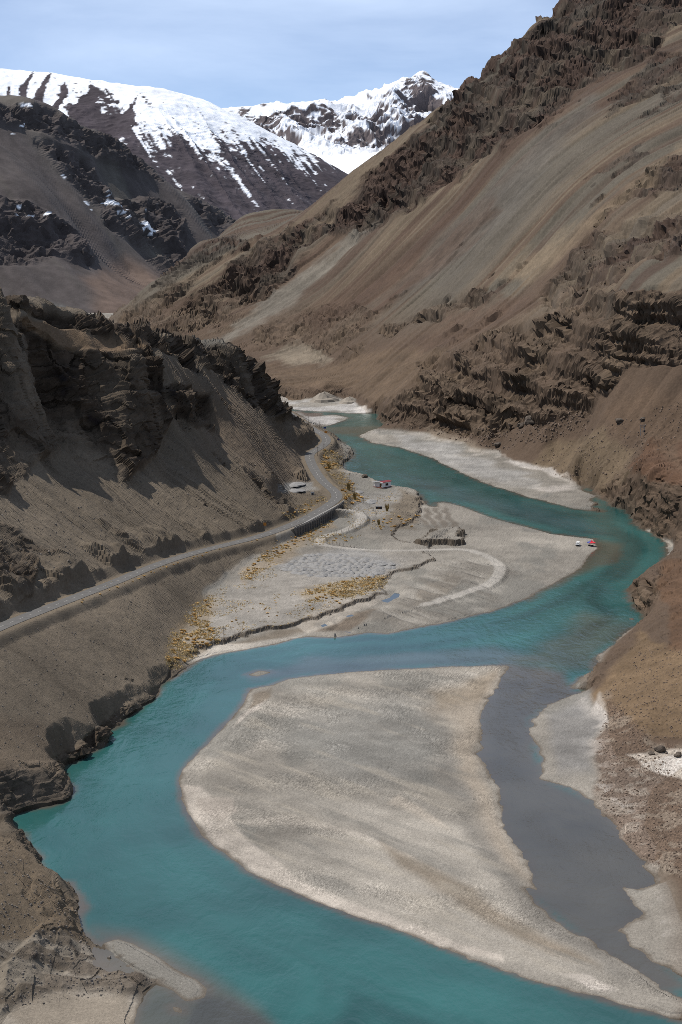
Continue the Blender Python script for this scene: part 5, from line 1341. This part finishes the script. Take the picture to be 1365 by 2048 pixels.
MB().box(-1.9, 1.9, -.08, .08, 6.6, 6.8).build('crossbar', M_STEEL, hf); MB().box(-1.3, 1.3, -.08, .08, 5.2, 5.35).build('crossbar', M_STEEL, hf)
MB().rod((-1.3, 0, 1.0), (1.3, 0, 5.0), .05).rod((1.3, 0, 1.0), (-1.3, 0, 5.0), .05).build('brace', M_STEEL, hf)
MB().box(.5, 1.6, -.5, -.1, 2.6, 3.7).build('transformer', M_DARK, hf)
for a in (-1.7, -.6, .6, 1.7): MB().rod((a, 0, 6.8), (a, 0, 7.1), .06, .04).build('insulator', M_TRIM, hf)

# fences beside the track
def fence(pts, n_, label, h_=1.5):
    P3 = [spot(*p) for p in pts]
    o = tag(empty('wire_fence', P3[0]), label, 'fence')
    cumf = [0]
    for a, b in zip(P3, P3[1:]): cumf.append(cumf[-1] + (b - a).length)
    arr = np.array([tuple(p) for p in P3]); tops = []
    pm_ = MB().rod((0, 0, -.2), (0, 0, h_), .075, .06, 5).mesh('fence_post', M_WOOD)
    for k in range(n_ + 1):
        sv = cumf[-1] * k / n_; p = Vector([float(np.interp(sv, cumf, arr[:, c_])) for c_ in range(3)]); p.z = ground(p.x, p.y)
        q = link('fence_post', pm_, o); q.location = p - P3[0]; q.rotation_euler = (random.uniform(-.08, .08), random.uniform(-.08, .08), 0)
        tops.append(p - P3[0])
    for hh in (.5, .95, 1.35):
        wr_ = MB()
        for a, b in zip(tops, tops[1:]): wr_.rod(a + Vector((0, 0, hh)), b + Vector((0, 0, hh)), .012, n=3)
        wr_.build('wire', M_STEEL, o)
fence([(650, 1076), (656, 1086), (680, 1092), (715, 1097)], 12, 'wire fence inside the hairpin of the gravel track')
fence([(662, 1068), (690, 1064), (720, 1052), (738, 1044)], 14, 'wire fence along the upper side of the track slope')
fence([(715, 1000), (740, 1016), (752, 1030), (745, 1046)], 9, 'wire fence between the shed and the track')

# ------------------------------------------------------------------ gravel heaps, boulders, shrubs, rubble
import bmesh
def blob(name, mat, seed, sub=2, rough=.25, flat=1.0, ground_cut=True):
    bm = bmesh.new(); bmesh.ops.create_icosphere(bm, subdivisions=sub, radius=1.0)
    co = np.array([v.co[:] for v in bm.verts])
    n_ = noise3(co[:, 0], co[:, 1], co[:, 2], 1.3, seed) * rough + noise3(co[:, 0], co[:, 1], co[:, 2], 3.1, seed + 7) * rough * .5
    for v, k in zip(bm.verts, n_): v.co *= 1 + float(k); v.co.z *= flat
    me = bpy.data.meshes.new(name); bm.to_mesh(me); bm.free(); me.materials.append(mat)
    return me
def heap_mesh(seed):
    bm = bmesh.new(); R_, A__ = 6, 14
    rr = np.random.default_rng(seed); cen = bm.verts.new((0, 0, 1.0)); rings = []
    for k in range(1, R_ + 1):
        t = k / R_; ring = []
        for a in range(A__):
            an = 2 * math.pi * a / A__; rad = t * (1 + .16 * math.sin(2 * an + seed) + rr.normal(0, .05))
            ring.append(bm.verts.new((rad * math.cos(an), rad * math.sin(an), max(-.12, (1 - t ** 1.25) + rr.normal(0, .06)) if k < R_ else -.15)))
        rings.append(ring)
    for a in range(A__): bm.faces.new((cen, rings[0][a], rings[0][(a + 1) % A__]))
    for k in range(R_ - 1):
        for a in range(A__): bm.faces.new((rings[k][a], rings[k + 1][a], rings[k + 1][(a + 1) % A__], rings[k][(a + 1) % A__]))
    me = bpy.data.meshes.new('gravel_heap'); bm.to_mesh(me); bm.free(); me.materials.append(M_HEAP); return me
M_HEAP = plain('grey_gravel_heap', (.265, .255, .243), .95, .18, 2.5)
heaps = [heap_mesh(k) for k in range(5)]
FIELD = [(612, 1108), (702, 1108), (806, 1131), (748, 1154), (640, 1159), (548, 1141)]
hp_ = np.asarray(FIELD, float)
cnt = 0
for rowi in range(12):
    for ci_ in range(20):
        tx = (ci_ + .5 * (rowi % 2)) / 19.5; ty = rowi / 11
        bx_ = 548 + 258 * tx + random.uniform(-4, 4); by_ = 1100 + 64 * ty + random.uniform(-1, 1)
        if sdf_poly(FIELD, np.array([bx_]), np.array([by_]))[0] < 2: continue
        g = spot(bx_, by_)
        o = link('gravel_heap', random.choice(heaps)); o.location = (g.x, g.y, ground(g.x, g.y) - .03)
        k = random.uniform(1.6, 2.3); o.scale = (k, k * random.uniform(1.2, 2.2), random.uniform(.6, 1.05)); o.rotation_euler = (0, 0, random.uniform(-.5, .5))
        tag(o, 'small grey gravel heap among the rows of heaps on the terrace', 'gravel heap', 'gravel heaps dumped in rows on the terrace'); cnt += 1
for px_, py_, a, b, h_, lb in ((592, 968, 5.5, 8, 1.2, 'long blue grey gravel heap left of the road, upper one'), (590, 981, 6, 6, 1.0, 'long blue grey gravel heap left of the road, lower one'), (740, 1005, 4.5, 7, 1.5, 'wide grey gravel heap between the road and the house'), (715, 984, 3, 5, 1.0, 'low grey gravel heap left of the house'), (649, 803, 14, 12, 8.5, 'tall pale cone of gravel on the far bank'), (700, 806, 10, 10, 5, 'lower pale gravel cone right of the tall one on the far bank')):
    g = spot(px_, py_); o = link('gravel_heap', heaps[0].copy()); o.location = (g.x, g.y, g.z - .2); o.scale = (a, b, h_); tag(o, lb, 'gravel heap')
    if py_ > 900: pass
    else: o.data.materials[0] = plain('pale_gravel', (.30, .26, .21), .95, .2, 1.5)

M_BLD = plain('boulder_stone', (.115, .092, .072), .95, .35, 1.5)
BOULD = [(1319, 1503, 1.7, 1.15, 'largest brown boulder beside the white sand on the right shore'), (1355, 1514, 1.3, .8, 'flat topped boulder at the right frame edge on white sand'), (1303, 1508, 1.2, .45, 'low flat boulder left of the largest one on the right shore'), (1332, 1508, .55, .3, 'small dark stone right of the largest boulder'),
         (1240, 846, 2.4, 1.6, 'dark boulder high on the brown slope left of the power frame'), (1287, 842, 1.8, 1.2, 'dark boulder upslope of the power frame'), (728, 956, 2.0, 1.4, 'dark block of rock on the shore point upstream of the house'), (62, 1912, .9, .7, 'dark boulder on the pale sand of the near left bank'), (1062, 851, 5, 4, 'huge square boulder below the bluff on the right'), (1040, 855, 3, 2.2, 'boulder left of the huge square one below the bluff'), (996, 893, 2.6, 1.8, 'boulder at the foot of the bluff by the far bar'), (1262, 1245, 1.4, .9, 'pale boulder in the shallows below the right terrace')]
for k, (px_, py_, r_, h_, lb) in enumerate(BOULD):
    g = spot(px_, py_); o = link('boulder', blob('boulder', M_BLD, 20 + k, 3, .38)); o.location = (g.x, g.y, g.z + h_ * .45); o.scale = (r_, r_ * .8, h_); o.rotation_euler = (0, 0, k * .7)
    tag(o, lb, 'boulder')

# dry golden shrubs
def shrub_mesh(seed, tall=1.0, n_=70, mat=None, spread=.55):
    rr = np.random.default_rng(seed); v, f = [], []
    for k in range(n_):
        an = rr.uniform(0, 2 * math.pi); r0 = rr.uniform(0, .3); lean = rr.uniform(.05, spread); h_ = tall * rr.uniform(.45, 1.0)
        bx_, by_ = r0 * math.cos(an), r0 * math.sin(an); tx, ty = bx_ + lean * math.cos(an) * h_, by_ + lean * math.sin(an) * h_
        w_ = rr.uniform(.05, .11); pa_ = rr.uniform(0, math.pi); ox, oy = w_ * math.cos(pa_), w_ * math.sin(pa_)
        n0 = len(v); mx_, my_ = (bx_ + tx) / 2 + rr.normal(0, .05), (by_ + ty) / 2 + rr.normal(0, .05)
        v += [(bx_ - ox * .4, by_ - oy * .4, -.05), (bx_ + ox * .4, by_ + oy * .4, -.05), (mx_ + ox, my_ + oy, h_ * .55), (mx_ - ox, my_ - oy, h_ * .55), (tx, ty, h_)]
        f += [(n0, n0 + 1, n0 + 2, n0 + 3), (n0 + 3, n0 + 2, n0 + 4)]
    me = bpy.data.meshes.new('foliage'); me.from_pydata(v, [], f); me.materials.append(mat); return me
M_GOLD = plain('golden_dry_twigs', (.58, .38, .15), .9, .35, 1.2); M_OCH = plain('ochre_dry_twigs', (.50, .30, .10), .9, .35, 1.2); M_OLI = plain('olive_brown_twigs', (.36, .25, .09), .9, .35, 1.2)
SH = [shrub_mesh(k, 1.0, 64, (M_GOLD, M_GOLD, M_OCH)[k % 3]) for k in range(6)]
def scatter(poly, n_, smin, smax, label, group, meshes=SH, nm='dry_shrub', cat='shrub'):
    poly = np.asarray(poly, float); x0, y0 = poly.min(0); x1, y1 = poly.max(0); k = 0; tries = 0
    while k < n_ and tries < n_ * 30:
        tries += 1
        a, b = random.uniform(x0, x1), random.uniform(y0, y1)
        if sdf_poly(poly, np.array([a]), np.array([b]))[0] < 0: continue
        g = spot(a, b)
        if g.z < .25: continue
        rd_, _, _ = dist_line(ROAD2, np.array([g.x]), np.array([g.y]), ROADZ)
        if abs(rd_[0]) < 4.6: continue
        o = link(nm, random.choice(meshes)); o.location = (g.x, g.y, g.z); sc_ = random.uniform(smin, smax); o.scale = (sc_ * random.uniform(1.1, 1.9), sc_ * random.uniform(1.1, 1.9), sc_ * random.uniform(.5, .85)); o.rotation_euler = (0, 0, random.uniform(0, 6.28))
        tag(o, label, cat, group); k += 1
scatter([(330, 1335), (340, 1275), (395, 1205), (430, 1190), (410, 1240), (440, 1285), (390, 1310), (350, 1340)], 75, .7, 1.5, 'golden dry shrub at the toe of the embankment by the river', 'golden shrubs at the embankment toe')
scatter([(478, 1155), (520, 1112), (575, 1082), (640, 1045), (668, 1040), (650, 1062), (600, 1085), (545, 1120), (500, 1160)], 70, .6, 1.3, 'golden dry shrub in the ditch between road embankment and terrace', 'golden shrubs along the ditch')
scatter([(600, 1190), (640, 1175), (700, 1158), (775, 1152), (770, 1172), (690, 1196), (620, 1204)], 70, .6, 1.2, 'golden dry shrub in the grassy strip above the pool', 'golden shrubs above the pool')
scatter([(640, 925), (650, 900), (672, 905), (670, 935), (655, 945)], 26, 1.0, 2.0, 'orange dry shrub on the river side of the S bend', 'orange shrubs by the S bend')
scatter([(690, 1010), (680, 985), (700, 960), (720, 990), (725, 1008)], 26, 1.0, 1.9, 'golden dry shrub beside the road near the house', 'golden shrubs near the house')
scatter([(740, 1040), (790, 1030), (840, 1030), (830, 1055), (760, 1065)], 26, .7, 1.4, 'dry shrub on the stony bank between track and ploughed plots', 'shrubs on the stony bank')
scatter([(560, 1070), (640, 1060), (720, 1075), (690, 1085), (600, 1095)], 22, .5, 1.0, 'low dry shrub around the track hairpin', 'shrubs around the hairpin')
scatter([(420, 1240), (560, 1190), (700, 1200), (560, 1260), (430, 1275)], 26, .4, .9, 'scattered low dry shrub on the grey flat below the heaps', 'scattered shrubs on the grey flat')
scatter([(150, 1185), (300, 1128), (450, 1085), (540, 1066), (545, 1074), (440, 1100), (300, 1150), (150, 1212)], 34, .4, .8, 'tiny dry tuft on the verge of the road', 'tufts on the road verge')
scatter([(560, 1030), (600, 1012), (640, 1000), (655, 985), (660, 992), (620, 1020), (580, 1040)], 18, .6, 1.2, 'dry shrub in the dip inside the road bend', 'shrubs inside the road bend')
# tall bare bushes beside the road
TALL = [shrub_mesh(40 + k, 1.0, 90, M_OLI, .75) for k in range(2)]
for px_, py_, h_, lb in ((697, 982, 6.5, 'tall olive brown bush beside the road, farther of two'), (709, 1000, 6.0, 'tall olive brown bush beside the road, nearer of two'), (657, 938, 5.5, 'tall thin brown bush inside the S bend'), (774, 1022, 5.5, 'bare brown sapling behind the low black shed'), (757, 1050, 4.0, 'bare sapling on the slope above the track hairpin')):
    g = spot(px_, py_); o = tag(empty('bare_bush', g), lb, 'bush')
    c_ = link('crown', TALL[0 if h_ > 5.7 else 1], o); c_.scale = (h_ * .34, h_ * .34, h_ * .85)
    MB().rod((0, 0, -.2), (0, 0, h_ * .7), .12, .04).build('trunk', M_WOOD, o)

# loose stones too many to count
def stones(name, label, areas, mat):
    base = []
    for k in range(6):
        q = np.array([(-1, -1, -.6), (1, -1, -.6), (1, 1, -.6), (-1, 1, -.6), (-.7, -.7, .7), (.7, -.7, .7), (.7, .7, .7), (-.7, .7, .7)]) * .5
        base.append(q * RNG.uniform(.6, 1.25, (8, 3)))
    FB = np.array([(4, 5, 6, 7), (0, 1, 5, 4), (1, 2, 6, 5), (2, 3, 7, 6), (3, 0, 4, 7)])
    vs_, fs_, n0 = [], [], 0
    for poly, n_, smin, smax in areas:
        poly = np.asarray(poly, float); x0, y0 = poly.min(0); x1, y1 = poly.max(0)
        a = RNG.uniform(x0, x1, n_ * 3); b = RNG.uniform(y0, y1, n_ * 3)
        ok = sdf_poly(poly, a, b) > 0
        for px_, py_ in list(zip(a[ok], b[ok]))[:n_]:
            g = spot(px_, py_)
            if g.z < .15: continue
            sc_ = .65 * (smin + (smax - smin) * RNG.random() ** 5); th_ = RNG.uniform(0, 6.28)
            q = base[RNG.integers(6)] * sc_; c_, s_ = math.cos(th_), math.sin(th_)
            q = np.stack([q[:, 0] * c_ - q[:, 1] * s_, q[:, 0] * s_ + q[:, 1] * c_, q[:, 2]], 1) + np.array(g) + np.array([0, 0, .15 * sc_])
            vs_.append(q); fs_.append(FB + n0); n0 += 8
    tag(link(name, mesh_np(name, np.vstack(vs_), np.vstack(fs_), mat)), label, 'stones', kind='stuff')
M_RUB = plain('rubble_stone', (.19, .138, .102), .95, .5, .35)
M_RUBG = plain('grey_rubble_stone', (.17, .145, .122), .95, .5, .35)
stones('rubble', 'reddish brown rubble strewn over the right shore and slope', [([(1200, 1600), (1195, 1480), (1220, 1400), (1260, 1430), (1300, 1490), (1365, 1570), (1365, 1760), (1290, 1720), (1215, 1640)], 2600, .25, 1.0), ([(1200, 1390), (1290, 1290), (1365, 1300), (1365, 1480), (1280, 1480)], 1700, .2, .9), ([(1060, 930), (1110, 890), (1250, 840), (1365, 800), (1365, 870), (1250, 950), (1200, 985)], 1200, .4, 1.8), ([(760, 848), (900, 855), (1060, 850), (1170, 820), (1180, 860), (1000, 905), (860, 868)], 900, .6, 3.0)], M_RUB)
stones('rubble', 'dark grey rubble on the left embankment and near left bank', [([(0, 1280), (200, 1210), (400, 1120), (500, 1100), (380, 1230), (340, 1320), (260, 1430), (130, 1520), (0, 1560)], 1700, .2, .9), ([(0, 1680), (100, 1760), (180, 1880), (320, 1962), (260, 1985), (0, 2020)], 1500, .2, .9), ([(660, 885), (705, 900), (705, 915), (680, 930), (655, 905)], 350, .4, 1.5), ([(810, 985), (845, 1005), (840, 1050), (800, 1058), (790, 1020)], 350, .3, 1.2), ([(130, 1600), (140, 1530), (210, 1475), (330, 1370), (390, 1325), (330, 1380), (215, 1490), (150, 1540)], 500, .3, 1.2), ([(340, 880), (600, 870), (560, 1010), (300, 1080), (100, 1150), (0, 1190), (0, 1000)], 1200, .3, 1.3)], M_RUBG)

# dry grass: fine tufts too many to count
def grass(areas):
    v, f, n0 = [], [], 0
    for poly, n_, hmin, hmax in areas:
        poly = np.asarray(poly, float); x0, y0 = poly.min(0); x1, y1 = poly.max(0)
        a = RNG.uniform(x0, x1, n_ * 3); b = RNG.uniform(y0, y1, n_ * 3)
        ok = sdf_poly(poly, a + RNG.normal(0, 5, len(a)), b + RNG.normal(0, 3, len(a))) > 0
        for px_, py_ in list(zip(a[ok], b[ok]))[:n_]:
            g = spot(px_, py_)
            if g.z < .3 or noise2(np.array([g.x]), np.array([g.y]), 1 / 9., 63)[0] < -.15: continue
            for k in range(4):
                an = RNG.uniform(0, 6.28); h_ = RNG.uniform(hmin, hmax); w_ = RNG.uniform(.12, .3); le = RNG.uniform(0, .5)
                ox, oy = w_ * math.cos(an), w_ * math.sin(an); bx_, by_ = g.x + RNG.normal(0, .35), g.y + RNG.normal(0, .35)
                v += [(bx_ - ox, by_ - oy, g.z - .03), (bx_ + ox, by_ + oy, g.z - .03), (bx_ + ox * .6 - oy * le, by_ + oy * .6 + ox * le, g.z + h_), (bx_ - ox * .6 - oy * le, by_ - oy * .6 + ox * le, g.z + h_ * .8)]
                f.append((n0, n0 + 1, n0 + 2, n0 + 3)); n0 += 4
    tag(link('dry_grass', mesh_np('dry_grass', np.array(v), np.array(f), plain('golden_grass', (.56, .41, .20), .9, .35, .4))), 'golden dry grass in strips on the terrace and along the ditch', 'grass', kind='stuff')
grass([([(400, 1255), (440, 1180), (520, 1130), (565, 1105), (550, 1150), (470, 1230), (425, 1295)], 900, .08, .3), ([(600, 1192), (640, 1176), (700, 1158), (775, 1152), (770, 1174), (690, 1198), (620, 1206)], 1500, .15, .5), ([(330, 1338), (340, 1275), (395, 1205), (430, 1190), (412, 1240), (440, 1290), (390, 1312), (350, 1342)], 1500, .2, .6),
       ([(478, 1158), (520, 1112), (575, 1082), (640, 1045), (668, 1040), (650, 1062), (600, 1085), (545, 1120), (500, 1162)], 1500, .15, .5), ([(640, 925), (648, 898), (674, 903), (690, 950), (720, 1005), (690, 1012), (668, 960)], 900, .2, .7), ([(560, 1030), (600, 1012), (650, 985), (660, 992), (620, 1022), (580, 1042)], 300, .15, .5),
       ([(420, 1240), (560, 1180), (700, 1200), (600, 1250), (430, 1280)], 400, .1, .35), ([(560, 1070), (640, 1060), (720, 1075), (690, 1085), (600, 1095)], 400, .1, .4), ([(700, 1000), (790, 985), (800, 1010), (760, 1060), (690, 1062)], 400, .1, .4), ([(200, 1172), (300, 1128), (450, 1084), (540, 1066), (450, 1088), (300, 1136), (200, 1182)], 260, .1, .35)])
